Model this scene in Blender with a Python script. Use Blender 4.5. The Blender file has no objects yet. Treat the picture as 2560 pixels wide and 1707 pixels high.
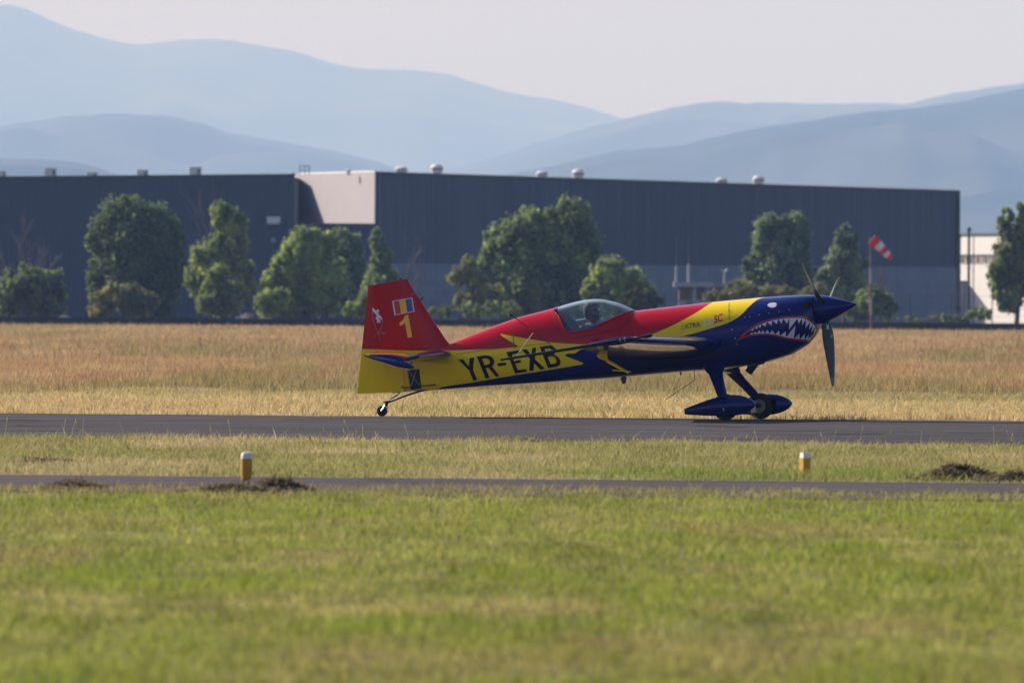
import bpy, bmesh, math, random
import numpy as np
from mathutils import Vector, Matrix, Quaternion
from mathutils.bvhtree import BVHTree

random.seed(7)
RNG = np.random.default_rng(11)
scene = bpy.context.scene
COL = scene.collection

# ------------------------------------------------------------------ camera
F = 27700.0                       # focal length in photograph pixels (photo 2560 wide)
CAMZ = 1.515
PITCH = math.atan(101.5 / F)
ROLL = 0.00625
CAM = Vector((0, 0, CAMZ))
_f = Vector((0, math.cos(PITCH), -math.sin(PITCH)))
_r0 = Vector((1, 0, 0))
_u0 = Vector((0, math.sin(PITCH), math.cos(PITCH)))
_r = _r0 * math.cos(ROLL) + _u0 * math.sin(ROLL)
_u = _u0 * math.cos(ROLL) - _r0 * math.sin(ROLL)
cam_data = bpy.data.cameras.new('camera')
cam_data.sensor_width = 36.0
cam_data.lens = F * 36.0 / 2560.0
cam_data.clip_start = 1.0
cam_data.clip_end = 80000.0
cam_data.dof.use_dof = True
cam_data.dof.focus_distance = 140.0
cam_data.dof.aperture_fstop = 7.2
cam = bpy.data.objects.new('camera', cam_data)
COL.objects.link(cam)
_m = Matrix((( _r.x, _u.x, -_f.x), (_r.y, _u.y, -_f.y), (_r.z, _u.z, -_f.z)))
cam.matrix_world = Matrix.Translation(CAM) @ _m.to_4x4()
scene.camera = cam

# ------------------------------------------------------------------ light
SUN_AZ = math.radians(-54.0)      # from +Y towards +X
SUN_EL = math.radians(28.5)
SUN_DIR = Vector((math.sin(SUN_AZ) * math.cos(SUN_EL), math.cos(SUN_AZ) * math.cos(SUN_EL), math.sin(SUN_EL)))
world = bpy.data.worlds.new('World')
scene.world = world
world.use_nodes = True
wn, wl = world.node_tree.nodes, world.node_tree.links
wn.clear()
w_out = wn.new('ShaderNodeOutputWorld')
w_bg = wn.new('ShaderNodeBackground')
w_bg.inputs['Strength'].default_value = 0.075
w_sky = wn.new('ShaderNodeTexSky')
w_sky.sky_type = 'NISHITA'
w_sky.sun_disc = False
w_sky.sun_elevation = SUN_EL
w_sky.sun_rotation = SUN_AZ % (2 * math.pi)
w_sky.air_density = 1.0
w_sky.dust_density = 1.2
w_sky.ozone_density = 1.0
w_hs = wn.new('ShaderNodeHueSaturation')
w_hs.inputs['Saturation'].default_value = 1.0
wl.new(w_sky.outputs[0], w_hs.inputs['Color'])
w_tint = wn.new('ShaderNodeMix'); w_tint.data_type = 'RGBA'; w_tint.blend_type = 'MULTIPLY'
w_tint.inputs[0].default_value = 1.0; w_tint.inputs[7].default_value = (1.0, .96, 1.18, 1)
wl.new(w_hs.outputs[0], w_tint.inputs[6])
wl.new(w_tint.outputs[2], w_bg.inputs['Color'])
wl.new(w_bg.outputs[0], w_out.inputs['Surface'])

sun_data = bpy.data.lights.new('sun', 'SUN')
sun_data.energy = 5.0
sun_data.angle = math.radians(0.55)
sun_data.color = (1.0, 0.95, 0.92)
sun = bpy.data.objects.new('sun', sun_data)
sun.rotation_mode = 'QUATERNION'
sun.rotation_quaternion = SUN_DIR.to_track_quat('Z', 'Y')
sun.location = (-200, 60, 200)
COL.objects.link(sun)

scene.view_settings.view_transform = 'Standard'
scene.view_settings.look = 'None'
scene.view_settings.gamma = 1.0
scene.view_settings.use_curve_mapping = False
scene.view_settings.exposure = 0.66
scene.cycles.use_denoising = True
scene.cycles.max_bounces = 8
scene.cycles.transparent_max_bounces = 12
scene.cycles.volume_bounces = 0
scene.cycles.caustics_reflective = False
scene.cycles.caustics_refractive = False

# ------------------------------------------------------------------ helpers
def ray(px, py):
    return (_f + _r * ((px - 1280) / F) + _u * ((853.5 - py) / F))

def at(px, py, Y):
    """the point at depth Y seen at photograph pixel (px, py)"""
    d = ray(px, py)
    return CAM + d * (Y / d.y)

def on_ground(px, py):
    d = ray(px, py)
    return CAM + d * (-CAMZ / d.z)

def tag(o, label=None, cat=None, group=None, kind=None):
    if label: o['label'] = label
    if cat: o['category'] = cat
    if group: o['group'] = group
    if kind: o['kind'] = kind
    return o

def empty(name, loc, label, cat, group=None, rot=None):
    o = bpy.data.objects.new(name, None)
    o.empty_display_size = 0.3
    o.location = loc
    if rot is not None:
        o.rotation_mode = 'QUATERNION'
        o.rotation_quaternion = rot
    COL.objects.link(o)
    tag(o, label, cat, group)
    return o

def mesh_obj(name, verts, faces, mats, parent=None, smooth=False, mat_idx=None, offset=None, sharp=None):
    me = bpy.data.meshes.new(name)
    me.from_pydata([tuple(v) for v in verts], [], [tuple(f) for f in faces])
    if not isinstance(mats, (list, tuple)): mats = [mats]
    for m in mats: me.materials.append(m)
    if mat_idx is not None:
        me.polygons.foreach_set('material_index', mat_idx)
    if smooth:
        me.polygons.foreach_set('use_smooth', [True] * len(me.polygons))
        if sharp: me.set_sharp_from_angle(angle=math.radians(sharp))
    me.update()
    o = bpy.data.objects.new(name, me)
    COL.objects.link(o)
    if parent: o.parent = parent
    if offset is not None: o.location = offset
    return o

class MB:
    """collects shapes that become ONE mesh object"""
    def __init__(s): s.v = []; s.f = []
    def add(s, vs, fs):
        n = len(s.v); s.v += [Vector(v) for v in vs]; s.f += [tuple(i + n for i in f) for f in fs]
        return s
    def box(s, lo, hi):
        x0, y0, z0 = lo; x1, y1, z1 = hi
        return s.add([(x0,y0,z0),(x1,y0,z0),(x1,y1,z0),(x0,y1,z0),(x0,y0,z1),(x1,y0,z1),(x1,y1,z1),(x0,y1,z1)],
              [(0,3,2,1),(4,5,6,7),(0,1,5,4),(1,2,6,5),(2,3,7,6),(3,0,4,7)])
    def tube(s, pts, rads, n=8, squash=None):
        pts = [Vector(p) for p in pts]
        if not isinstance(rads, (list, tuple)): rads = [rads] * len(pts)
        vs = []; fs = []
        prev = None
        for i, p in enumerate(pts):
            a = pts[max(i-1, 0)]; b = pts[min(i+1, len(pts)-1)]
            t = (b - a).normalized()
            if prev is None:
                ref = Vector((0,0,1)) if abs(t.z) < .9 else Vector((1,0,0))
                u = t.cross(ref).normalized()
            else:
                u = (prev - t * prev.dot(t)).normalized()
            prev = u
            w = t.cross(u)
            for k in range(n):
                an = 2*math.pi*k/n
                vs.append(p + (u*math.cos(an) + w*math.sin(an)) * rads[i])
        for i in range(len(pts)-1):
            for k in range(n):
                k2 = (k+1) % n
                fs.append((i*n+k, i*n+k2, (i+1)*n+k2, (i+1)*n+k))
        fs.append(tuple(reversed(range(n)))); fs.append(tuple(range((len(pts)-1)*n, len(pts)*n)))
        return s.add(vs, fs)
    def lathe(s, origin, axis, prof, n=32, u=None):
        """prof: (distance along axis, radius)"""
        origin = Vector(origin); axis = Vector(axis).normalized()
        u = Vector(u) if u is not None else (axis.cross(Vector((0,0,1))) if abs(axis.z) < .9 else axis.cross(Vector((1,0,0))))
        u.normalize(); w = axis.cross(u)
        vs = []; fs = []
        for (d, r) in prof:
            for k in range(n):
                an = 2*math.pi*k/n
                vs.append(origin + axis*d + (u*math.cos(an) + w*math.sin(an))*r)
        for i in range(len(prof)-1):
            for k in range(n):
                k2 = (k+1) % n
                fs.append((i*n+k, i*n+k2, (i+1)*n+k2, (i+1)*n+k))
        fs.append(tuple(reversed(range(n)))); fs.append(tuple(range((len(prof)-1)*n, len(prof)*n)))
        return s.add(vs, fs)
    def loft(s, rings, cap=True):
        n = len(rings[0]); vs = [p for r in rings for p in r]; fs = []
        for i in range(len(rings)-1):
            for k in range(n):
                k2 = (k+1) % n
                fs.append((i*n+k, i*n+k2, (i+1)*n+k2, (i+1)*n+k))
        if cap:
            fs.append(tuple(reversed(range(n)))); fs.append(tuple(range((len(rings)-1)*n, len(rings)*n)))
        return s.add(vs, fs)
    def prism(s, poly, d):
        """planar polygon extruded by vector d"""
        d = Vector(d); n = len(poly); poly = [Vector(p) for p in poly]
        vs = poly + [p + d for p in poly]
        fs = [tuple(reversed(range(n))), tuple(range(n, 2*n))] + [(i, (i+1) % n, n+(i+1) % n, n+i) for i in range(n)]
        return s.add(vs, fs)
    def build(s, name, mat, parent=None, smooth=False, sharp=40, offset=None):
        o = mesh_obj(name, s.v, s.f, mat, parent, smooth, None, offset, sharp if smooth else None)
        bm = bmesh.new(); bm.from_mesh(o.data)
        bmesh.ops.recalc_face_normals(bm, faces=bm.faces)
        bm.to_mesh(o.data); bm.free()
        return o

# ---- materials
def nodes_of(name):
    m = bpy.data.materials.new(name); m.use_nodes = True
    nt = m.node_tree
    return m, nt, nt.nodes, nt.links, nt.nodes['Principled BSDF']

def mat(name, color, rough=0.6, metal=0.0, coat=0.0, vary=0.0, scale=3.0, bump=0.0, spec=0.5, bscale=None, stretch=(1,1,1)):
    m, nt, N, L, P = nodes_of(name)
    P.inputs['Roughness'].default_value = rough
    P.inputs['Metallic'].default_value = metal
    P.inputs['Coat Weight'].default_value = coat
    P.inputs['Coat Roughness'].default_value = 0.04
    P.inputs['Specular IOR Level'].default_value = spec
    tc = N.new('ShaderNodeTexCoord')
    mp = N.new('ShaderNodeMapping'); mp.inputs['Scale'].default_value = stretch
    L.new(tc.outputs['Object'], mp.inputs['Vector'])
    nz = N.new('ShaderNodeTexNoise'); nz.inputs['Scale'].default_value = scale; nz.inputs['Detail'].default_value = 5
    L.new(mp.outputs[0], nz.inputs['Vector'])
    mx = N.new('ShaderNodeMix'); mx.data_type = 'RGBA'
    lo = [c * (1 - vary) for c in color]; hi = [min(1, c * (1 + vary)) for c in color]
    mx.inputs[6].default_value = (*lo, 1); mx.inputs[7].default_value = (*hi, 1)
    L.new(nz.outputs['Fac'], mx.inputs[0]); L.new(mx.outputs[2], P.inputs['Base Color'])
    if bump:
        n2 = N.new('ShaderNodeTexNoise'); n2.inputs['Scale'].default_value = bscale or scale * 6; n2.inputs['Detail'].default_value = 4
        L.new(mp.outputs[0], n2.inputs['Vector'])
        b = N.new('ShaderNodeBump'); b.inputs['Strength'].default_value = bump; b.inputs['Distance'].default_value = 0.02
        L.new(n2.outputs['Fac'], b.inputs['Height']); L.new(b.outputs[0], P.inputs['Normal'])
    return m

def leaf_mat(name, translucent=0.3, rough=0.6):
    """per-vertex leaf colour with light coming through the leaf"""
    m, nt, N, L, P = nodes_of(name)
    at_ = N.new('ShaderNodeAttribute'); at_.attribute_name = 'tint'
    L.new(at_.outputs['Color'], P.inputs['Base Color'])
    P.inputs['Roughness'].default_value = rough
    P.inputs['Specular IOR Level'].default_value = 0.085
    tr = N.new('ShaderNodeBsdfTranslucent')
    L.new(at_.outputs['Color'], tr.inputs['Color'])
    mx = N.new('ShaderNodeMixShader'); mx.inputs[0].default_value = translucent
    L.new(P.outputs[0], mx.inputs[1]); L.new(tr.outputs[0], mx.inputs[2])
    L.new(mx.outputs[0], N['Material Output'].inputs['Surface'])
    return m

# ---- numpy noise
def vnoise(x, y, scale, seed=0):
    x = np.asarray(x) / scale; y = np.asarray(y) / scale
    xi = np.floor(x).astype(np.int64); yi = np.floor(y).astype(np.int64)
    fx = x - xi; fy = y - yi
    fx = fx*fx*(3-2*fx); fy = fy*fy*(3-2*fy)
    def h(a, b):
        n = (a * 374761393 + b * 668265263 + seed * 974634547) & 0xffffffff
        n = ((n ^ (n >> 13)) * 1274126177) & 0xffffffff
        return ((n ^ (n >> 16)) & 0xffff) / 65535.0
    return (h(xi, yi)*(1-fx) + h(xi+1, yi)*fx)*(1-fy) + (h(xi, yi+1)*(1-fx) + h(xi+1, yi+1)*fx)*fy

def fast_mesh(name, co, loops, nverts_per_face, tint, mat_):
    me = bpy.data.meshes.new(name)
    nf = len(loops) // nverts_per_face
    me.vertices.add(len(co)); me.vertices.foreach_set('co', np.asarray(co, np.float32).ravel())
    me.loops.add(len(loops)); me.loops.foreach_set('vertex_index', np.asarray(loops, np.int32))
    me.polygons.add(nf)
    me.polygons.foreach_set('loop_start', np.arange(0, nf*nverts_per_face, nverts_per_face, dtype=np.int32))
    me.polygons.foreach_set('loop_total', np.full(nf, nverts_per_face, np.int32))
    if tint is not None:
        a = me.color_attributes.new('tint', 'FLOAT_COLOR', 'POINT')
        rgba = np.ones((len(co), 4), np.float32); rgba[:, :3] = tint
        a.data.foreach_set('color', rgba.ravel())
    me.materials.append(mat_)
    me.update(calc_edges=True)
    return me

# ------------------------------------------------------------------ ground bands (all lie along one sheared direction)
SHEAR = -0.135
ROAD_NEAR, ROAD_FAR = 117.0, 142.6
TRACK_NEAR, TRACK_FAR = 85.5, 93.6
FENCE_Y = 606.0

def band(d, x): return d + SHEAR * x

def ground_mat():
    m, nt, N, L, P = nodes_of('soil_and_thatch')
    P.inputs['Roughness'].default_value = 0.95
    P.inputs['Specular IOR Level'].default_value = 0.1
    geo = N.new('ShaderNodeNewGeometry')
    sx = N.new('ShaderNodeSeparateXYZ'); L.new(geo.outputs['Position'], sx.inputs[0])
    # distance across the bands
    ma = N.new('ShaderNodeMath'); ma.operation = 'MULTIPLY_ADD'; ma.inputs[1].default_value = -SHEAR
    L.new(sx.outputs['X'], ma.inputs[0]); L.new(sx.outputs['Y'], ma.inputs[2])
    cr = N.new('ShaderNodeMapRange'); cr.inputs['From Min'].default_value = 0; cr.inputs['From Max'].default_value = 700
    L.new(ma.outputs[0], cr.inputs['Value'])
    ramp = N.new('ShaderNodeValToRGB'); ramp.color_ramp.interpolation = 'LINEAR'
    els = ramp.color_ramp.elements
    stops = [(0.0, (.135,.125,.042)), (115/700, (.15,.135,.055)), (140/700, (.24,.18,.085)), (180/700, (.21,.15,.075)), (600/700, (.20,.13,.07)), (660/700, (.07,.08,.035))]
    els[0].position, els[0].color = stops[0][0], (*stops[0][1], 1)
    els[1].position, els[1].color = stops[-1][0], (*stops[-1][1], 1)
    for p, c in stops[1:-1]:
        e = els.new(p); e.color = (*c, 1)
    L.new(cr.outputs[0], ramp.inputs[0])
    nz = N.new('ShaderNodeTexNoise'); nz.inputs['Scale'].default_value = 1.6; nz.inputs['Detail'].default_value = 8
    L.new(geo.outputs['Position'], nz.inputs['Vector'])
    mr = N.new('ShaderNodeMapRange'); mr.inputs['From Min'].default_value = .3; mr.inputs['From Max'].default_value = .7
    mr.inputs['To Min'].default_value = .55; mr.inputs['To Max'].default_value = 1.25
    L.new(nz.outputs['Fac'], mr.inputs['Value'])
    vm = N.new('ShaderNodeVectorMath'); vm.operation = 'SCALE'
    L.new(ramp.outputs['Color'], vm.inputs[0]); L.new(mr.outputs[0], vm.inputs['Scale'])
    L.new(vm.outputs[0], P.inputs['Base Color'])
    return m

GX, GY0, GY1 = 5200.0, -150.0, 31000.0
tag(mesh_obj('ground', [(-GX,GY0,0),(GX,GY0,0),(GX,GY1,0),(-GX,GY1,0)], [(0,1,2,3)], ground_mat()), kind='structure')

def asphalt_mat(name, base, crack):
    m, nt, N, L, P = nodes_of(name)
    P.inputs['Roughness'].default_value = 0.85
    P.inputs['Specular IOR Level'].default_value = 0.12
    geo = N.new('ShaderNodeNewGeometry')
    n1 = N.new('ShaderNodeTexNoise'); n1.inputs['Scale'].default_value = 0.35; n1.inputs['Detail'].default_value = 9; n1.inputs['Roughness'].default_value = .65
    L.new(geo.outputs['Position'], n1.inputs['Vector'])
    mx = N.new('ShaderNodeMix'); mx.data_type = 'RGBA'
    mr = N.new('ShaderNodeMapRange'); mr.inputs['From Min'].default_value = .3; mr.inputs['From Max'].default_value = .7
    L.new(n1.outputs['Fac'], mr.inputs['Value']); L.new(mr.outputs[0], mx.inputs[0])
    mx.inputs[6].default_value = (*[c*.85 for c in base], 1); mx.inputs[7].default_value = (*[c*1.35 for c in base], 1)
    # cracks
    vo = N.new('ShaderNodeTexVoronoi'); vo.feature = 'DISTANCE_TO_EDGE'; vo.inputs['Scale'].default_value = 0.30
    mp = N.new('ShaderNodeMapping'); mp.inputs['Scale'].default_value = (.35, 1, 1)
    nd = N.new('ShaderNodeTexNoise'); nd.inputs['Scale'].default_value = 1.2; nd.inputs['Detail'].default_value = 5
    L.new(geo.outputs['Position'], nd.inputs['Vector'])
    vadd = N.new('ShaderNodeVectorMath'); vadd.operation = 'MULTIPLY_ADD'
    vadd.inputs[1].default_value = (1.6,1.6,0)
    L.new(nd.outputs['Color'], vadd.inputs[0]); L.new(geo.outputs['Position'], vadd.inputs[2])
    L.new(vadd.outputs[0], mp.inputs['Vector']); L.new(mp.outputs[0], vo.inputs['Vector'])
    lt = N.new('ShaderNodeMath'); lt.operation = 'LESS_THAN'; lt.inputs[1].default_value = crack
    L.new(vo.outputs['Distance'], lt.inputs[0])
    m2 = N.new('ShaderNodeMix'); m2.data_type = 'RGBA'; m2.inputs[7].default_value = (.012,.011,.011,1)
    L.new(lt.outputs[0], m2.inputs[0]); L.new(mx.outputs[2], m2.inputs[6])
    sm = N.new('ShaderNodeMapping'); sm.inputs['Scale'].default_value = (.09, .55, 1); sm.inputs['Rotation'].default_value = (0, 0, .134)
    L.new(geo.outputs['Position'], sm.inputs['Vector'])
    sn = N.new('ShaderNodeTexNoise'); sn.inputs['Scale'].default_value = 1.0; sn.inputs['Detail'].default_value = 7; sn.inputs['Roughness'].default_value = .6
    L.new(sm.outputs[0], sn.inputs['Vector'])
    sr = N.new('ShaderNodeMapRange'); sr.inputs['From Min'].default_value = .50; sr.inputs['From Max'].default_value = .60; L.new(sn.outputs['Fac'], sr.inputs['Value'])
    m3 = N.new('ShaderNodeMix'); m3.data_type = 'RGBA'; m3.inputs[7].default_value = (*[c*.52 for c in base], 1)
    L.new(sr.outputs[0], m3.inputs[0]); L.new(m2.outputs[2], m3.inputs[6])
    L.new(m3.outputs[2], P.inputs['Base Color'])
    b = N.new('ShaderNodeBump'); b.inputs['Strength'].default_value = .5; b.inputs['Distance'].default_value = .01
    n3 = N.new('ShaderNodeTexNoise'); n3.inputs['Scale'].default_value = 30; n3.inputs['Detail'].default_value = 3
    L.new(geo.outputs['Position'], n3.inputs['Vector']); L.new(n3.outputs['Fac'], b.inputs['Height']); L.new(b.outputs[0], P.inputs['Normal'])
    return m

def strip(name, d0, d1, z, m, half=140, wob=0.10, step=0.35, wob1=None, skirt=0.0):
    xs = np.arange(-half, half + .01, 4.0)
    xs = np.unique(np.concatenate([xs, np.arange(-16, 16.01, step)]))
    w0 = (vnoise(xs, xs*0, 1.3, 3) - .5 + vnoise(xs, xs*0, .45, 4) - .5) * wob
    w1 = (vnoise(xs, xs*0, 1.1, 5) - .5 + vnoise(xs, xs*0, .4, 6) - .5) * (wob if wob1 is None else wob1)
    v = []; f = []
    for i, x in enumerate(xs):
        v += [(x, band(d0, x)+w0[i], z), (x, band(d1, x)+w1[i], z)]
        if i: f.append((2*i-2, 2*i, 2*i+1, 2*i-1))
    if skirt:
        n = len(xs)
        b = len(v)
        for i, x in enumerate(xs): v.append((x, band(d0, x)+w0[i]-.02, z-skirt)); v.append((x, band(d1, x)+w1[i]+.02, z-skirt))
        for i in range(1, n):
            f.append((b+2*i-2, b+2*i, 2*i, 2*i-2)); f.append((2*i-1, 2*i+1, b+2*i+1, b+2*i-1))
    return tag(mesh_obj(name, v, f, m), kind='structure')

ROAD_Z = 0.02
strip('taxiway', ROAD_NEAR, ROAD_FAR, ROAD_Z, asphalt_mat('weathered_asphalt', (.050,.041,.038), .012), skirt=.03)
strip('service_path', TRACK_NEAR, TRACK_FAR, 0.012, asphalt_mat('path_asphalt', (.062,.048,.045), .006), skirt=.02)
def crack_marks():
    rnd = random.Random(12); v = []; f = []
    for _ in range(46):
        x = rnd.uniform(-9, 9); d = rnd.uniform(ROAD_NEAR + 2, ROAD_FAR - 1.2); L_ = rnd.uniform(.4, 2.2) * (1 if rnd.random() < .8 else 2.2); w = rnd.uniform(.10, .34)
        n = max(4, int(L_/.16)); sl = rnd.uniform(-.9, .9)
        b0 = len(v); yy = 0
        for i in range(n + 1):
            t = i/n; yy += rnd.uniform(-.10, .10)
            ww = w*(.15 + math.sin(math.pi*t))*rnd.uniform(.4, 1.2)
            px, py = x + (t-.5)*L_, band(d, x + (t-.5)*L_) + sl*(t-.5)*L_ + yy
            v += [(px, py - ww/2, ROAD_Z + .004), (px, py + ww/2, ROAD_Z + .004)]
            if i: f.append((b0+2*i-2, b0+2*i, b0+2*i+1, b0+2*i-1))
    tag(mesh_obj('road_cracks', v, f, mat('tar_filled_crack', (.012,.011,.011), .9, vary=.3)), kind='structure')
crack_marks()
strip('road_shoulder', ROAD_FAR + .14, ROAD_FAR + .75, 0.008, mat('pale_gravel', (.42,.34,.26), .95, vary=.25, scale=4, bump=.4), wob=.06)

# ------------------------------------------------------------------ mountains
def mountain(name, prof, D, depth, hue, seed, rough=1.0):
    """a ridge whose crest follows (pixel) points at depth D; slopes fall towards the camera and away"""
    pts = [at(px, py, D) for px, py in prof]
    xs = np.array([p.x for p in pts]); zs = np.array([p.z for p in pts])
    x0, x1 = xs[0] - D*.06, xs[-1] + D*.06
    NX, NR = 420, 34
    gx = np.linspace(x0, x1, NX)
    xs2 = np.concatenate([[x0], xs, [x1]]); zs2 = np.concatenate([[-.5], zs, [-.5]])
    crest = np.interp(gx, xs2, zs2)
    k = np.ones(5)/5
    crest = np.convolve(np.pad(crest, 2, mode='edge'), k, mode='valid')
    rows = []
    rr = np.concatenate([np.linspace(-1, 0, NR-8)[:-1], np.linspace(0, .6, 9)])
    for r in rr:
        if r <= 0:
            fall = (1 + r)**1.15
        else:
            fall = 1 - r*.8
        y = D + r*depth
        n = (vnoise(gx + y*.35, gx*0 + y, D*.022, seed) - .5) + .5*(vnoise(gx, gx*0+y, D*.009, seed+1) - .5) + .25*(vnoise(gx, gx*0+y, D*.004, seed+2) - .5)
        amp = D*.0075 * rough * min(1, abs(r)*4) * (fall+.15)
        z = np.maximum(crest*fall + n*amp, -0.5)
        if r < 0: z = np.minimum(z, crest*(y/D)*(1 - .05*min(1, -r*6)) )
        z = z + (D*.00006)*(vnoise(gx, gx*0+y, D*.0011, seed+5)-.5)*2
        rows.append(np.stack([gx, np.full(NX, y), z], 1))
    co = np.concatenate(rows)
    R = len(rr)
    i = np.arange(R-1)[:, None]*NX + np.arange(NX-1)[None]
    loops = np.stack([i, i+1, i+1+NX, i+NX], -1).reshape(-1)
    me = fast_mesh(name, co, loops, 4, None, hue)
    me.polygons.foreach_set('use_smooth', [True]*len(me.polygons))
    o = bpy.data.objects.new(name, me); COL.objects.link(o)
    return tag(o, kind='structure')

def forest_mat(name, c1, c2, scale):
    m, nt, N, L, P = nodes_of(name)
    P.inputs['Roughness'].default_value = 1.0; P.inputs['Specular IOR Level'].default_value = 0
    geo = N.new('ShaderNodeNewGeometry')
    n1 = N.new('ShaderNodeTexNoise'); n1.inputs['Scale'].default_value = scale; n1.inputs['Detail'].default_value = 6
    L.new(geo.outputs['Position'], n1.inputs['Vector'])
    r = N.new('ShaderNodeValToRGB')
    r.color_ramp.elements[0].position = .42; r.color_ramp.elements[0].color = (*c1, 1)
    r.color_ramp.elements[1].position = .64; r.color_ramp.elements[1].color = (*c2, 1)
    L.new(n1.outputs['Fac'], r.inputs[0]); L.new(r.outputs[0], P.inputs['Base Color'])
    return m

fm = forest_mat('mountain_forest', (.020,.038,.028), (.085,.10,.07), .0026)
S = 1.0884
def sc(l): return [(x*S, y*S) for x, y in l]
mountain('mountain', sc([(-260,95),(-120,40),(0,10),(40,12),(120,50),(220,85),(320,106),(380,97),(440,90),(520,92),(600,105),(680,120),(760,145),(820,160),(930,160),(1000,165),(1060,180),(1150,210),(1250,225),(1340,245),(1430,274),(1560,330),(1800,400)]), 25000, 7000, fm, 21)
mountain('mountain', sc([(900,405),(1060,385),(1200,340),(1330,300),(1430,276),(1540,248),(1640,231),(1700,238),(1800,235),(1900,240),(2000,238),(2080,240),(2160,220),(2250,205),(2352,190),(2500,170),(2700,150)]), 17500, 5000, fm, 33)
mountain('mountain', sc([(-250,330),(-100,310),(0,290),(150,268),(260,262),(380,265),(470,285),(520,305),(640,325),(750,345),(860,370),(930,392),(1020,430)]), 15500, 3500, fm, 45)
mountain('mountain', sc([(1100,410),(1230,390),(1400,350),(1560,335),(1700,300),(1850,280),(1950,262),(2080,250),(2200,235),(2352,203),(2500,180),(2700,165)]), 11500, 4200, fm, 57, 1.3)
mountain('mountain', sc([(-250,345),(-100,358),(0,365),(100,365),(170,372),(250,394),(330,425)]), 9500, 2500, fm, 69)

# ------------------------------------------------------------------ haze
m = bpy.data.materials.new('blue_haze'); m.use_nodes = True
nt = m.node_tree; nt.nodes.clear()
ho = nt.nodes.new('ShaderNodeOutputMaterial'); pv = nt.nodes.new('ShaderNodeVolumePrincipled')
pv.inputs['Color'].default_value = (.38, .58, 1.0, 1)
pv.inputs['Absorption Color'].default_value = (.90, .90, 1, 1)
pv.inputs['Density'].default_value = 1.1e-4
pv.inputs['Anisotropy'].default_value = 0.0
nt.links.new(pv.outputs[0], ho.inputs['Volume'])
tag(MB().box((-5400, -200, -2), (5400, 31500, 760)).build('haze', m), kind='stuff')

# ------------------------------------------------------------------ buildings
M_clad = mat('blue_grey_cladding', (.044,.056,.088), .6, vary=.03, scale=.25, stretch=(.4,.4,.4))
M_clad2 = mat('dark_blue_cladding', (.038,.055,.096), .6, vary=.03, scale=.25, stretch=(.4,.4,.4))
M_conc = mat('grey_concrete', (.19,.205,.235), .9, vary=.22, scale=.8, bump=.2)
M_cream = mat('pale_wall_paint', (.315,.28,.275), .8, vary=.05, scale=.6)
M_vent = mat('pale_metal_vent', (.80,.70,.64), .6, vary=.12, scale=3)
M_ventd = mat('vent_louvre_grey', (.22,.20,.19), .7, vary=.1)
M_roof = mat('roof_felt', (.10,.10,.11), .9, vary=.2)
M_dark = mat('dark_metal', (.03,.032,.035), .5, vary=.2)

def ribbed_wall(A, B, z0f, z1f, step, depth, nrm):
    """trapezoid-profile sheet from A to B (ground points); heights given as functions of the fraction along it"""
    A = Vector(A); B = Vector(B); L_ = (B - A).length; n = int(L_/step)
    mb = MB(); vs = []; fs = []
    for i in range(n):
        for k, (t, off) in enumerate(((0, 0), (.35, 0), (.5, depth), (.85, depth))):
            u = (i + t)/n
            p = A.lerp(B, u) + nrm*off
            vs += [(p.x, p.y, z0f(u)), (p.x, p.y, z1f(u))]
    p = B; vs += [(p.x, p.y, z0f(1)), (p.x, p.y, z1f(1))]
    for i in range(len(vs)//2 - 1): fs.append((2*i, 2*i+2, 2*i+3, 2*i+1))
    return mb.add(vs, fs)

def zat(px, py, Y): return at(px, py, Y).z

# -- right hall
c0_ = at(748, 436, 718.0)
DA, DB = 700.0, 758.0
A = at(938, 430, DA); B = at(2390, 477, DB)
a0 = Vector((A.x, A.y, 0)); b0 = Vector((B.x, B.y, 0))
fdir = (b0 - a0).normalized(); fn = Vector((fdir.y, -fdir.x, 0))
HA, HB = A.z, B.z
CZA = zat(938, 658, DA); CZB = zat(2390, 668, DB)
hall = empty('industrial_hall', (a0 + b0)/2, 'long dark blue clad hall with grey concrete base behind the nose of the plane', 'hall')
inv = Matrix.Translation(-(a0 + b0)/2)
def rel(mb, c):
    mb.v = [v - c for v in mb.v]; return mb
hc = (a0 + b0)/2
rel(ribbed_wall(a0, b0, lambda u: CZA+(CZB-CZA)*u, lambda u: HA+(HB-HA)*u, .26, .013, fn), hc).build('cladding', M_clad2, hall)
# concrete base: rows of panels, butted with recessed joints
rows = 3; cols = 18
for c in range(cols):
    for r in range(rows):
        u0, u1 = c/cols, (c+1)/cols
        p0 = a0.lerp(b0, u0) + fdir*.02; p1 = a0.lerp(b0, u1) - fdir*.02
        h0 = (CZA+(CZB-CZA)*u0 - .02)*r/rows + .015; h1 = (CZA+(CZB-CZA)*u0 - .02)*(r+1)/rows - .02
        pr = .10 + (.015 if (c+r) % 3 == 0 else 0)
        mb = MB().prism([(p0.x, p0.y, h0), (p1.x, p1.y, h0), (p1.x, p1.y, h1), (p0.x, p0.y, h1)], fn*pr)
        rel(mb, hc).build('concrete_panel', M_conc, hall)
back = Vector((-.65, 0.76, 0)) * 40
mb = MB().prism([(a0.x+fdir.x*.5, a0.y+fdir.y*.5, 0), (b0.x, b0.y, 0), (b0.x, b0.y, HB-.1), (a0.x+fdir.x*.5, a0.y+fdir.y*.5, HA-.1)], -fn*.25)
rel(mb, hc).build('inner_wall', M_conc, hall)
# roof edge flashing
e0 = Vector((a0.x, a0.y, HA)); e1 = Vector((b0.x, b0.y, HB))
mb = MB().prism([e0 - Vector((0,0,.16)), e1 - Vector((0,0,.16)), e1 + Vector((0,0,.03)), e0 + Vector((0,0,.03))], fn*.09)
rel(mb, hc).build('roof_flashing', M_dark, hall)
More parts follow.
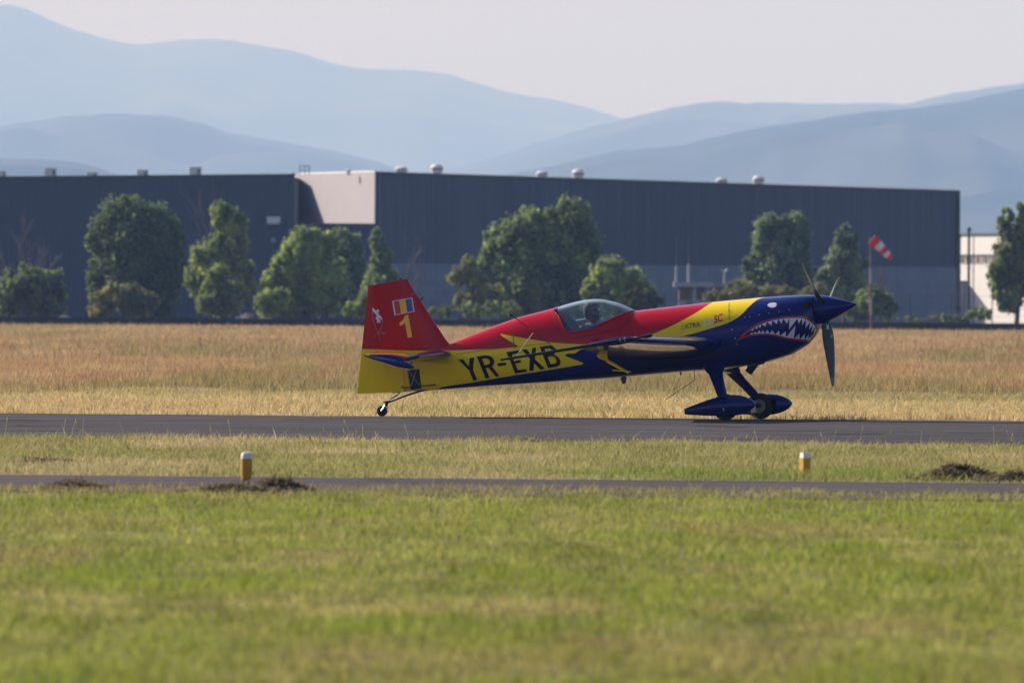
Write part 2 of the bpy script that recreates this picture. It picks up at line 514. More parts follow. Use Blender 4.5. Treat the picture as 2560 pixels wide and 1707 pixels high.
# roof and the far end wall
rb = e1 - fn*45; ra = e0 - fn*.0
ra2 = Vector((c0_.x, c0_.y, HA)); 
mb = MB().add([e0 - Vector((0,0,.2)), e1 - Vector((0,0,.2)), rb - Vector((0,0,.2)), ra2 + Vector((-9,40,-.2)), ra2 - Vector((0,0,.2))], [(0,1,2,3,4)])
rel(mb, hc).build('roof', M_roof, hall)
mb = MB().prism([(b0.x, b0.y, 0), (b0.x-fn.x*45, b0.y-fn.y*45, 0), (b0.x-fn.x*45, b0.y-fn.y*45, HB-.1), (b0.x, b0.y, HB-.1)], fdir*.12)
rel(mb, hc).build('end_wall', M_clad, hall)
# corner trim at the right end
mb = MB().prism([(b0.x, b0.y, 0), (b0.x, b0.y, HB+.03), (b0.x, b0.y, HB+.03) + 0*fdir if False else (b0.x+.001, b0.y, HB+.03), (b0.x+.18, b0.y+.1, HB+.03), (b0.x+.18, b0.y+.1, 0)], fn*.14)
rel(mb, hc).build('corner_trim', M_dark, hall)
# the pale wall that faces the sun
C = at(748, 436, 718.0)
ZN = zat(938, 561, 700.0)
c0 = Vector((C.x, C.y, 0)); wdir = (c0 - a0).normalized(); wn_ = Vector((-wdir.y, wdir.x, 0))
if wn_.x > 0: wn_ = -wn_
c1 = c0 + wdir*6
HC = zat(748, 437, 718.0)
mb = MB().prism([(a0.x, a0.y, ZN-.3), (c1.x, c1.y, ZN-.3), (c1.x, c1.y, HC - .1), (c0.x, c0.y, HC), (a0.x, a0.y, HA-.02)], wn_*.02)
rel(mb, hc).build('pale_wall', M_cream, hall)
mb = MB().prism([(a0.x, a0.y, HA-.01), (c0.x, c0.y, HC+.01), (c0.x, c0.y, HC+.10), (a0.x, a0.y, HA+.07)], wn_*.05)
rel(mb, hc).build('pale_flashing', M_vent, hall)

# -- left hall
XL = at(-420, 443, 700).x; XR = at(737, 436, 700).x
HL = zat(-420, 446, 700); HR = zat(737, 436, 700)
lc = Vector(((XL+XR)/2, 700, 0))
lhall = empty('industrial_hall', lc, 'dark blue clad hall at the left edge with a low front block', 'hall')
rel(ribbed_wall((XL,700,0), (XR,700,0), lambda u: .3, lambda u: HL+(HR-HL)*u, .26, .013, Vector((0,-1,0))), lc).build('cladding', M_clad, lhall)
mb = MB().prism([(XL,700.03,0),(XR,700.03,0),(XR,700.03,HR-.02),(XL,700.03,HL-.02)], (0,.3,0))
rel(mb, lc).build('facade_wall', M_clad, lhall)
mb = MB().prism([(XL,699.93,HL-.13),(XR,699.93,HR-.13),(XR,699.93,HR+.03),(XL,699.93,HL+.03)], (0,.4,0))
rel(mb, lc).build('roof_flashing', M_dark, lhall)
A0x = a0.x - .03
mb = ribbed_wall((XR+.02,700,0), (A0x,700,0), lambda u: .3, lambda u: ZN, .26, .013, Vector((0,-1,0)))
rel(mb, lc).build('front_block_cladding', M_clad, lhall)
mb = MB().box((XR+.02, 700.03, 0), (A0x, 700.3, ZN-.01)); rel(mb, lc).build('front_block_wall', M_clad, lhall)
mb = MB().box((XR+.02, 699.92, ZN-.02), (A0x, 700.2, ZN+.05)); rel(mb, lc).build('front_block_flashing', M_dark, lhall)
mb = MB().add([(XR+.02,700.2,ZN-.05),(A0x,700.2,ZN-.05),(A0x-3.9,716,ZN-.05),(XR+.02,719,ZN-.05)], [(0,1,2,3)]); rel(mb, lc).build('front_block_roof', M_roof, lhall)
mb = MB().box((XL, 700.35, 0), (XR, 735, ZN)); rel(mb, lc).build('low_roof_block', M_roof, lhall)
# unseen block added behind the facade to throw the slanting shadow on the wall
mb = MB().prism([(XR-.06,711.2,ZN-.02),(XR-.06,715.5,HR-.05),(XR-.06,726,HR-.05),(XR-.06,726,ZN-.02)], (-9,0,0))
rel(mb, lc).build('shadow_block', M_dark, lhall)
# small fixtures on the left wall
wl_o = empty('wall_lamp', at(684, 550, 699.8), 'white lamp housing fixed on the dark wall of the left hall', 'lamp')
MB().box((-.42,-.35,-.2),(.42,.05,.2)).build('housing', mat('white_lamp_paint', (.7,.68,.66), .5, vary=.06), wl_o)
MB().box((-.34,-.30,-.26),(.34,-.02,-.202)).build('diffuser', M_vent, wl_o)
MB().tube([(0.02,-.05,.2),(0.02,-.03,.75)], .02).build('conduit', M_dark, wl_o)
wl_p = empty('wall_sign', at(683, 601, 699.84), 'small pale blue round plate on the dark wall below the lamp', 'sign')
MB().lathe((0,0.06,0),(0,-1,0),[(0,.16),(.05,.16),(.06,.13)],20).build('plate', mat('pale_blue_enamel', (.22,.30,.42), .5, vary=.1), wl_p)
MB().tube([(0,.05,.1),(0,.1,.1)], .03).build('bracket', M_dark, wl_p)

# roof ventilators
def vent(px, top, w, base_py, Y, label, rounded=False, slat=True):
    c = at(px, base_py, Y); h = zat(px, top, Y) - c.z; ww = w*Y/F
    o = empty('roof_vent', c, label, 'vent', 'vents along the hall roofs')
    hw = ww/2
    if rounded:
        MB().lathe((0,0,-.15),(0,0,1),[(0,hw*.75),(.15+h*.25,hw*.8),(.15+h*.3,hw),(.15+h*.75,hw),(.15+h*.95,hw*.7),(.15+h,hw*.3)],20).build('cowl', M_vent, o, True)
        MB().lathe((0,0,h*.42),(0,0,1),[(0,hw*1.02),(h*.18,hw*1.02)],20).build('louvre', M_ventd, o, True)
    else:
        MB().box((-hw,-hw,-.15),(hw,hw,h*.9)).build('casing', M_vent, o)
        MB().box((-hw*1.06,-hw*1.06,h*.9),(hw*1.06,hw*1.06,h)).build('cap', M_vent, o)
        if slat:
            mb = MB()
            MB().box((hw*.3,-hw*1.02,h*.25),(hw*.85,-hw*.98,h*.8)).build('louvre', M_ventd, o)
    return o
vent(5, 428, 20, 445, 702, 'square roof vent cut by the left edge of the picture')
vent(127, 421, 28, 445, 702, 'tall square vent near the left end of the hall roof, above bare trees')
vent(231, 431, 25, 445, 702, 'very low square vent between two taller ones on the left hall roof')
vent(357, 425, 27, 444, 702, 'square vent above the gap right of the big dark tree on the left')
vent(489, 418, 29, 442, 702, 'tallest square vent on the left hall roof above the bare treetop')
vent(731, 431, 11, 438, 702, 'tiny round vent just left of the pale sunlit wall', True)
vent(871, 424, 13, 433, 704, 'tiny vent on top of the pale sunlit wall', True)
def yhall(px):
    t = (px-938)/(2390-938); return DA + (DB-DA)*t/(1 + (DB/DA-1)*(1-t)*0 ) + 2
vent(1003, 417, 31, 433, yhall(1003), 'low round vent nearest the pale wall on the right hall roof', True)
vent(1092, 411, 31, 436, yhall(1092), 'taller round vent near the pale wall on the right hall roof', True)
vent(1355, 428, 29, 445, yhall(1355), 'low round vent left of the middle of the right hall roof', True)
vent(1445, 424, 30, 448, yhall(1445), 'taller round vent above the dome shaped tree', True)
vent(1804, 445, 29, 461, yhall(1804), 'low round vent toward the right end of the hall roof', True)
vent(1896, 440, 29, 463, yhall(1896), 'taller round vent closest to the right end of the hall roof', True)
# antenna frame on the left roof
af = empty('roof_antenna', at(762, 440, 703), 'thin dark antenna frame on the roof where dark and pale walls meet', 'antenna')
k = 703/F
for x in (-12, 0, 11): MB().tube([(x*k,0,0),(x*k,0,26*k)], .03, 6).build('mast', M_dark, af)
MB().tube([(-15*k,0,25*k),(14*k,0,25*k)], .025, 6).build('crossbar', M_dark, af)
MB().tube([(-12*k,0,13*k),(11*k,0,13*k)], .02, 6).build('crossbar', M_dark, af)

# -- white building at the right, its lit wall running towards the camera
WY = 795.0
o_ = at(2374, 700, WY); wc = Vector((o_.x, WY, 0))
wtop = zat(2440, 588, WY); wz0 = zat(2440, 662, WY); wz1 = zat(2440, 637, WY)
wb = empty('white_building', wc, 'white office building with a window band beside the right end of the hall', 'building', rot=Quaternion((0,0,1), math.radians(-64)))
M_white = mat('white_render', (.74,.67,.61), .85, vary=.06, scale=.5)
M_glass = mat('far_window_glass', (.05,.06,.08), .1, vary=.2)
def wx(px): return (at(px, 700, WY).x - o_.x)/.438
WL = wx(2800)
MB().box((0,0,0),(WL,14,wz0)).build('lower_wall', M_white, wb)
MB().box((0,.002,wz1),(WL,14,wtop)).build('upper_wall', M_white, wb)
MB().box((0,.30,wz0),(WL,13,wz1)).build('window_recess', M_ventd, wb)
MB().box((-.1,-.12,wtop),(WL,14.2,wtop+.12)).build('roof', M_roof, wb)
for i in range(24):
    x0 = wx(2376 + i*17.5); x1 = wx(2389 + i*17.5)
    w_ = MB().box((x0,.14,wz0+.03),(x1,.24,wz1-.03)).build('window', M_white, wb)
    MB().box((x0+.16,.10,wz0+.10),(x1-.16,.138,wz1-.10)).build('pane', M_glass, w_)
MB().box((wx(2392),-1.6,0),(wx(2411),-.003,zat(2400,706,WY))).build('annex', mat('annex_grey', (.42,.42,.46), .8, vary=.1), wb)
MB().box((wx(2390),-1.8,zat(2400,706,WY)),(wx(2413),-.004,zat(2400,706,WY)+.12)).build('annex_roof', M_roof, wb)

# poles in front of the white building
PY = 730
def pole(px, top, w, label, cap=True):
    b = at(px, 812, PY); h = zat(px, top, PY); r = w*PY/F/2
    o = empty('mast_pole', (b.x, PY, 0), label, 'pole', 'poles beside the white building')
    MB().tube([(0,0,0),(0,0,h*.55),(0,0,h)], [r*1.25, r, r*.9], 10).build('shaft', M_dark, o, True)
    if cap: MB().lathe((0,0,h-.12),(0,0,1),[(0,r*1.5),(.15,r*1.6),(.28,r*1.1)],12).build('head', M_dark, o, True)
    for z in (.35,.6): MB().lathe((0,0,h*z),(0,0,1),[(0,r*1.4),(.1,r*1.4)],10).build('clamp', M_ventd, o)
    return o
pole(2421, 574, 7, 'thick dark pole in front of the white building, tallest of the poles')
pole(2399, 592, 3.5, 'thin dark pole hard against the right end of the hall')
pole(2433, 590, 3, 'thinner pole just right of the thick dark pole', False)

# ------------------------------------------------------------------ trees
M_leaf = leaf_mat('tree_leaves', .42)
M_bark = mat('grey_brown_bark', (.10,.08,.065), .95, vary=.35, scale=6, bump=.5)
M_deadbark = mat('bare_twig_bark', (.17,.145,.15), .95, vary=.3, scale=6, bump=.4)

def foliage_mesh(name, blobs, D, base, leaf, density, c1, c2, seed, clump=.30, stretch=1.3):
    """leaf-sized faces gathered in clumps over the crown's blobs (pixel ellipses at depth D)"""
    rng = np.random.default_rng(seed)
    k = D/F
    cos = []; tints = []
    for (cx, cy, rx, ry) in blobs:
        c = np.array(at(cx, cy, D)) - np.array(base)
        a, b = rx*k, ry*k
        ncl = max(12, int(30 * (rx*ry)**.5 / 32))
        d = rng.normal(size=(ncl, 3)); d /= np.linalg.norm(d, axis=1)[:, None]
        rad = .45 + .5*rng.random((ncl,1))**.6
        far_ = rng.random((ncl,1)) < .22
        rad = np.where(far_, 1.02 + .16*rng.random((ncl,1)), rad)
        cc = c + d*rad*np.array([a, a*.9, b])*.86
        tone = rng.random(ncl)
        sz = (clump*.80*(.55+.9*rng.random(ncl)))*min(a, b)*np.where(far_[:, 0], .6, 1)
        total = int(density*1.45*rx*ry)
        per = np.maximum(10, (total*sz**2/np.sum(sz**2)).astype(int))
        for j in range(ncl):
            n = per[j]
            q = rng.normal(size=(n,3)); q /= np.linalg.norm(q, axis=1)[:, None]
            r = rng.random((n,1))**.45
            r = np.where(rng.random((n,1)) < .28, r*1.65, r)
            p = cc[j] + q*r*sz[j]*np.array([1,1,stretch])
            # leaf frame: mostly facing outward from the clump
            nrm = q*.8 + rng.normal(size=(n,3))*.6 + np.array([0,0,.25]); nrm /= np.linalg.norm(nrm, axis=1)[:, None]
            t = np.cross(nrm, rng.normal(size=(n,3))); t /= np.linalg.norm(t, axis=1)[:, None]
            s = np.cross(nrm, t)
            L_ = (leaf*.80*(.6+.8*rng.random((n,1))))
            quad = np.stack([p - t*L_, p + s*L_*.55, p + t*L_, p - s*L_*.55], 1)
            cos.append(quad.reshape(-1,3))
            mixf = np.clip(tone[j]*.7 + rng.random((n,1))*.5 - .1, 0, 1)
            col = np.array(c1)*(1-mixf) + np.array(c2)*mixf
            tints.append(np.repeat(col, 4, 0))
    co = np.concatenate(cos); ti = np.concatenate(tints)
    co[:, 2] = np.maximum(co[:, 2], .02)
    return fast_mesh(name, co, np.arange(len(co)), 4, ti, M_leaf)

def tree(label, cat, blobs, D, base_px, c1, c2, seed, leaf=.13, density=3.2, trunk=.14, name='tree', group=None, limbs=6, clump=.30, stretch=1.3):
    bp = at(base_px, 806, D); base = Vector((bp.x, D, 0))
    o = empty(name, base, label, cat, group)
    me = foliage_mesh('crown', blobs, D, base, leaf, density, c1, c2, seed, clump, stretch)
    cr = bpy.data.objects.new('crown' if cat == 'tree' else 'foliage', me); COL.objects.link(cr); cr.parent = o
    rnd = random.Random(seed)
    top = min(b[1] - b[3]*.4 for b in blobs)
    bx = max(blobs, key=lambda b: b[2]*b[3])
    tip = at(bx[0], top, D) - base
    mb = MB()
    pts = [Vector((0,0,0))]
    for i in range(1, 6):
        t = i/5
        pts.append(Vector((tip.x*t**1.5 + rnd.uniform(-.08,.08), rnd.uniform(-.08,.08), tip.z*t)))
    mb.tube(pts, [trunk, trunk*.85, trunk*.7, trunk*.5, trunk*.32, trunk*.12], 9)
    for b in blobs:
        for q in range(limbs):
            s = pts[rnd.randint(1, 3)]
            c = at(b[0] + rnd.uniform(-.7,.7)*b[2], b[1] + rnd.uniform(-.7,.6)*b[3], D) - base
            c.y += rnd.uniform(-.6,.6)*b[2]*D/F
            midp = s.lerp(c, .5) + Vector((0,0,-.12*abs(c.x-s.x)))
            mb.tube([s, midp, c], [trunk*.4, trunk*.25, trunk*.08], 6)
    mb.build('trunk' if cat == 'tree' else 'stem', M_bark, o, True)
    return o

DK1, DK2 = (0.046,0.074,0.030), (0.255,0.330,0.112)      # dark foliage
MG1, MG2 = (0.083,0.129,0.041), (0.375,0.465,0.135)     # mid green
LG1, LG2 = (0.127,0.184,0.039), (0.510,0.600,0.150)      # light green
OL1, OL2 = (0.115,0.132,0.044), (0.435,0.420,0.135)      # olive / yellowish
GG1, GG2 = (0.098,0.138,0.063), (0.405,0.495,0.225)      # grey green

TG = 'trees between the fence and the halls'
BG = 'bushes along the fence'
tree('broad dark tree with a rounded crown left of the slim light tree', 'tree',
     [(335,610,104,100),(285,575,62,62),(385,570,66,56),(325,528,40,40),(430,590,34,34),(240,610,32,34),(335,700,104,90),(268,690,52,70),(425,660,42,80),(390,740,60,50)], 640, 330, DK1, DK2, 1, leaf=.15, density=1.5, trunk=.2, group=TG)
tree('slim light green tree mixed with bare branches left of centre', 'tree',
     [(556,545,34,48),(590,590,38,62),(515,655,46,54),(575,690,52,64),(496,695,34,44),(604,690,34,54),(545,620,30,40),(548,745,44,40)], 630, 555, GG1, LG2, 2, leaf=.13, density=1.5, group=TG)
tree('yellow green round topped tree left of the tail', 'tree',
     [(760,640,66,62),(800,740,60,50),(690,720,44,46),(770,600,42,30),(715,690,48,58),(790,700,70,75),(730,745,60,45),(825,620,24,50)], 635, 765, LG1, LG2, 3, leaf=.14, density=1.7, trunk=.17, group=TG)
tree('grey green tree with two small tops beside the yellow green tree', 'tree',
     [(850,615,36,44),(884,620,28,40),(868,680,48,60),(850,745,52,45)], 650, 868, GG1, GG2, 4, leaf=.13, density=1.7, group=TG)
tree('narrow pointed tree just above the red tail fin', 'tree',
     [(946,600,24,32),(950,650,30,45),(950,715,48,60),(975,735,36,50)], 645, 950, GG1, MG2, 5, leaf=.13, density=1.9, group=TG)
tree('big dome shaped tree behind the red turtle deck and canopy', 'tree',
     [(1285,600,72,55),(1250,660,50,70),(1330,570,72,48),(1425,545,62,45),(1455,620,50,60),(1350,680,130,90),(1300,750,95,60),(1440,730,80,60),(1400,620,80,60)], 640, 1350, DK1, MG2, 6, leaf=.15, density=1.25, trunk=.22, group=TG)
tree('thin yellowish tree with gaps at the left of the dome shaped tree', 'tree',
     [(1180,655,24,28),(1150,690,30,30),(1195,700,28,34),(1215,740,40,50),(1160,752,28,24)], 625, 1195, OL1, OL2, 7, leaf=.11, density=1.2, trunk=.09, group=TG)
tree('low sloping light green tree right of the dome shaped tree', 'tree',
     [(1520,690,48,46),(1565,705,50,44),(1600,740,48,40),(1530,745,70,50),(1480,740,30,50)], 632, 1540, GG1, LG2, 8, leaf=.13, density=1.6, group=TG)
tree('tall tree with a ragged three pointed crown left of the propeller', 'tree',
     [(1925,590,42,60),(1990,590,38,58),(1955,575,34,42),(1945,660,72,72),(2000,680,40,70),(1890,680,36,50)], 645, 1950, DK1, GG2, 9, leaf=.14, density=1.7, trunk=.17, group=TG)
tree('narrow dark tree left of the windsock pole', 'tree',
     [(2115,605,34,38),(2105,660,44,55),(2135,680,38,60),(2070,705,34,40),(2115,735,56,50)], 640, 2110, DK1, GG2, 10, leaf=.14, density=1.8, trunk=.14, group=TG)
tree('loose dark tree with two tops at the right edge of the picture', 'tree',
     [(2512,555,20,40),(2548,545,24,40),(2525,610,42,50),(2500,680,36,50),(2545,690,44,60),(2520,740,52,42),(2600,640,60,110)], 612, 2540, DK1, MG2, 11, leaf=.12, density=1.3, trunk=.15, group=TG)
# bushes
def bush(label, blobs, D, base_px, c1, c2, seed, **kw):
    return tree(label, 'bush', blobs, D, base_px, c1, c2, seed, name='bush', group=BG, trunk=.05, limbs=3, **kw)
bush('green bush below the bare trees at the left edge', [(60,700,60,40),(120,715,50,40),(25,745,50,45),(110,760,60,38)], 622, 70, DK1, MG2, 12, density=1.7)
bush('olive bush at the foot of the broad dark tree', [(300,740,58,36),(245,765,42,32),(350,765,50,34),(380,750,24,20)], 614, 305, OL1, OL2, 13, density=2.2, leaf=.11)
bush('yellowish bush in front of the slim light tree', [(545,700,34,42),(560,750,46,46),(520,745,30,36),(600,730,22,30)], 614, 560, OL1, MG2, 14, density=2.2, leaf=.11)
bush('light green bush at the foot of the yellow green tree', [(670,755,34,34),(700,745,30,28)], 618, 685, MG1, LG2, 15, density=2.4, leaf=.11)
bush('round dark bush with a yellow green top behind the red nose', [(1585,745,34,26),(1625,748,38,28),(1605,765,50,24)], 612, 1605, (.03,.036,.012), (.16,.15,.035), 16, density=2.6, leaf=.10)
bush('long olive bush behind the yellow stripe of the nose', [(1850,735,52,32),(1920,745,60,36),(1800,755,40,30),(1990,750,50,34),(2050,750,40,40)], 620, 1910, OL1, OL2, 17, density=1.7, leaf=.12)
bush('rounded bush around the foot of the windsock pole', [(2175,755,42,34),(2205,768,34,34),(2150,775,40,30)], 624, 2180, DK1, MG2, 18, density=2.2, leaf=.11)
bush('small light bush low behind the tail fin', [(905,765,26,26),(880,775,26,20),(1005,765,30,28)], 613, 930, MG1, LG2, 19, density=2.4, leaf=.11)
bush('low scrub between the dome shaped tree and the tail', [(1110,780,40,16),(1180,775,40,20),(1050,785,40,13),(1250,775,60,22)], 612, 1160, OL1, MG2, 20, density=1.9, leaf=.10)
bush('low scrub right of the windsock along the fence', [(2300,798,60,9),(2380,795,50,12),(2450,785,40,20)], 611, 2380, OL1, MG2, 22, density=2.4, leaf=.09)

def bare_tree(label, D, base_px, stems, seed, thick=.09):
    rnd = random.Random(seed)
    bp = at(base_px, 806, D); base = Vector((bp.x, D, 0))
    o = empty('bare_tree', base, label, 'bare tree', 'bare trees')
    mb = MB(); tw = MB()
    def grow(mbx, p, d, L_, r, depth):
        q = p + d*L_
        mid = p + d*L_*.5 + Vector((rnd.uniform(-1,1), rnd.uniform(-1,1), 0))*L_*.05
        mbx.tube([p, mid, q], [r, r*.8, r*.55], 6)
        if depth <= 0: return
        for _ in range(rnd.randint(3, 4)):
            t = rnd.uniform(.35, 1)
            s = p.lerp(q, t)
            nd = (d + Vector((rnd.uniform(-.55,.55), rnd.uniform(-.55,.55), rnd.uniform(0,.35)))).normalized()
            grow(tw, s, nd, L_*rnd.uniform(.35,.6), r*.5, depth-1)
    for (px, top) in stems:
        tip = at(px, top, D) - base
        start = Vector((tip.x*.55, rnd.uniform(-.2,.2), 0))
        d = (tip - start); L_ = d.length*.72
        grow(mb, start, d.normalized(), L_, thick, 3)
    mb.build('trunk', M_deadbark, o, True); tw.build('twigs', M_deadbark, o)
    return o
bare_tree('cluster of tall bare grey brown trees at the left edge', 638, 60, [(20,600),(48,528),(72,560),(92,590),(118,640)], 3)
bare_tree('bare leafless branches rising behind the slim light tree', 646, 515, [(480,560),(505,530),(532,480),(520,520),(600,620)], 4, .06)
bare_tree('small reddish bare tree right of the fin top', 640, 1018, [(1015,640),(1024,612),(1032,650)], 5, .06)
bare_tree('bare stump like trunk between the windsock and the hall corner', 632, 2196, [(2196,672),(2200,690)], 6, .13)

# ------------------------------------------------------------------ fence
fx0, fx1 = at(-330, 800, FENCE_Y).x, at(2890, 800, FENCE_Y).x
fence = empty('mesh_fence', (0, FENCE_Y, 0), 'long wire fence with dark posts running behind the dry meadow', 'fence')
M_post = mat('dark_green_post', (.018,.028,.022), .6, vary=.3)
M_foot_shade = mat('fence_foot_shade', (.030,.030,.024), .95, vary=.5, scale=1.2, bump=.5)
ph = zat(1280, 732, FENCE_Y)
pm = None
for i in range(-3, 29):
    x = at(25 + 102.3*i, 800, FENCE_Y).x
    mb = MB().box((-.028,-.028,0),(.028,.028,ph)); mb.tube([(0,0,ph),(0,0,ph+.04)], [.035,.01], 6)
    if pm is None:
        p = mb.build('post', M_post, fence); pm = p
    else:
        p = pm.copy(); COL.objects.link(p); p.parent = fence
    p.location = (x, 0, 0)
for z in (.55, .85, 1.2, ph-.03):
    MB().tube([(fx0,0,z),(fx1,0,z)], .006, 4).build('wire', M_post, fence)
MB().box((fx0,-.12,0),(fx1,.12,.46)).build('shade_strip', M_foot_shade, fence)  # dark strip added in place of the shade along the fence foot

# rubble and far clutter
def heap(name, label, cat, c, sx, sy, sz, n, mats, seed):
    rnd = random.Random(seed)
    o = empty(name, c, label, cat)
    mb = MB()
    for i in range(n):
        a = rnd.random()*6.28; r = rnd.random()**.6
        x, y = math.cos(a)*r*sx, math.sin(a)*r*sy
        z = sz*(1-r)*rnd.uniform(.4,1)
        s = rnd.uniform(.05,.16)
        q = Quaternion((rnd.uniform(-1,1),rnd.uniform(-1,1),rnd.uniform(-1,1)), rnd.uniform(0,3))
        vs = [Vector((x,y,z)) + q @ Vector((u*s*rnd.uniform(.8,2.2), v*s, w*s*rnd.uniform(.5,1))) for u in (-1,1) for v in (-1,1) for w in (-1,1)]
        mb.add(vs, [(0,1,3,2),(4,6,7,5),(0,4,5,1),(2,3,7,6),(0,2,6,4),(1,5,7,3)])
    mb.build('rubble', mats, o)
    k_ = MB(); nn = 14
    rings = [[Vector((math.cos(6.283*i/nn)*sx*f, math.sin(6.283*i/nn)*sy*f, sz*h*rnd.uniform(.9,1.1))) for i in range(nn)] for f, h in ((1,0),(.8,.3),(.5,.65),(.2,.9))]
    k_.loft(rings).build('mound', mats, o)
    return o
M_rub = mat('broken_concrete', (.20,.185,.175), .95, vary=.4, scale=2)
c = at(632, 800, 640); heap('rubble_heap', 'grey heap of rubble behind the fence below the slim light tree', 'heap', (c.x, 640, 0), 1.7, .8, .72, 130, M_rub, 3)
c = at(165, 800, 640); heap('rubble_heap', 'small pale heap behind the fence below the left bushes', 'heap', (c.x, 640, 0), .45, .4, .55, 40, mat('pale_debris', (.5,.45,.42), .9, vary=.3), 4)

# ------------------------------------------------------------------ cabin behind the nose
CY = 640.0
kc = CY/F
cb = at(1742, 805, CY); cab = empty('lookout_cabin', (cb.x, CY, 0), 'small brown lookout cabin with white flat roof and aerials behind the yellow stripe', 'cabin')
def cx(px): return at(px, 700, CY).x - cb.x
def cz(py): return zat(1742, py, CY)
M_wood = mat('brown_timber', (.16,.115,.08), .8, vary=.3, scale=4, stretch=(6,6,1))
M_wpaint = mat('white_metal_paint', (.36,.36,.38), .6, vary=.08)
zr0, zr1 = cz(717), cz(706)
MB().box((cx(1684),-1.3,zr0),(cx(1784),1.3,zr1)).build('roof', M_wpaint, cab)
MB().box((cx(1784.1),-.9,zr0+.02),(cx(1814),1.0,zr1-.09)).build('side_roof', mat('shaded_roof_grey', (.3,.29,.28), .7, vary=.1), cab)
for i, (p0, p1) in enumerate(((1697,1714),(1714.3,1730),(1742,1764),(1776,1806))):
    x0, x1 = cx(p0), cx(p1)
    MB().box((x0,-.95 + .03*i,cz(750)),(x1,.9,zr0-.003)).build('wall_panel', M_wood, cab)
for p in (1735.5, 1770):
    MB().box((cx(p-3),-1.02,cz(806)),(cx(p+3),-.8,zr0-.004)).build('post', M_wpaint, cab)
MB().box((cx(1696),-.85,0),(cx(1806),.8,cz(756))).build('base_wall', M_conc, cab)
MB().box((cx(1697),-.99,cz(765)),(cx(1716),-.86,cz(752))).build('base_panel', M_wpaint, cab)
MB().box((cx(1738),-.99,cz(765)),(cx(1760),-.86,cz(752))).build('base_panel', M_wpaint, cab)
for p, w, t0, t1 in ((1690,.05,665,592),(1721,.05,660,597)):
    x = cx(p)
    MB().tube([(x,-.6,zr1),(x,-.6,cz(t0))], .07, 8).build('mast', M_wpaint, cab, True)
    MB().tube([(x,-.6,cz(t0)),(x,-.6,cz(t1))], [.03,.012], 6).build('whip_aerial', M_ventd, cab)
x = cx(1811)
MB().tube([(x,-.4,zr1-.1),(x,-.4,cz(680))], .06, 8).build('mast', M_wpaint, cab, True)
MB().tube([(x,-.4,cz(681)),(x+6*kc,-.4,cz(675)),(x+8*kc,-.4,cz(672))], [.04,.08,.05], 8).build('wind_gauge', M_wpaint, cab, True)
MB().tube([(x,-.4,cz(681)),(x-7*kc,-.4,cz(674)),(x-9*kc,-.4,cz(671))], [.03,.05,.03], 8).build('wind_gauge', M_wpaint, cab, True)

# ------------------------------------------------------------------ windsock
WSY = 600.0
kw = WSY/F
b_ = at(2178, 812, WSY)
ws = empty('windsock', (b_.x, WSY, 0), 'red and white striped windsock drooping from a banded pole', 'windsock')
M_red = mat('windsock_red', (.62,.012,.020), .7, vary=.1); M_wht = mat('windsock_white', (.72,.68,.68), .7, vary=.06)
M_pred = mat('faded_pole_red', (.17,.07,.065), .7, vary=.2); M_pwht = mat('faded_pole_white', (.34,.31,.29), .7, vary=.15)
htop = zat(2175, 592, WSY); hx = at(2175, 592, WSY).x - b_.x
hbs = [0, .17, .34, .50, .66, .80, 1.0]
for i in range(6):
    z0, z1 = htop*hbs[i], htop*hbs[i+1]
    r = (.065, .065, .06, .055, .03, .025)[i]
    MB().tube([(hx*hbs[i],0,z0),(hx*hbs[i+1],0,z1)], [r, r*.98], 10).build('pole', (M_pred if i % 2 == 0 else M_pwht) if i < 4 else M_ventd, ws, True)
p0 = at(2179, 600, WSY) - b_; p0 = Vector((p0.x, 0, p0.z + b_.z)); 
def wsp(px, py): q = at(px, py, WSY); return Vector((q.x - b_.x, 0, q.z))
ring = [wsp(2181,600), wsp(2194,611), wsp(2205,622), wsp(2214,632), wsp(2221,640), wsp(2230,648)]
rad = [.30, .28, .24, .21, .175, .12]
for i in range(5):
    mb = MB()
    ps = [ring[i].lerp(ring[i+1], t) for t in (0,.33,.66,1)]
    rs = [rad[i]+(rad[i+1]-rad[i])*t + (.012*math.sin(i*2.1+t*3)) for t in (0,.33,.66,1)]
    mb.tube(ps, rs, 18).build('sock_band', M_red if i % 2 == 0 else M_wht, ws, True, 60)
MB().lathe(ring[0] - (ring[1]-ring[0]).normalized()*.04, (ring[1]-ring[0]), [(0,.31),(.05,.315)], 18).build('hoop', M_red, ws, True)
MB().tube([(hx,0,htop-.02), ring[0]], .02, 6).build('swivel_arm', M_ventd, ws)

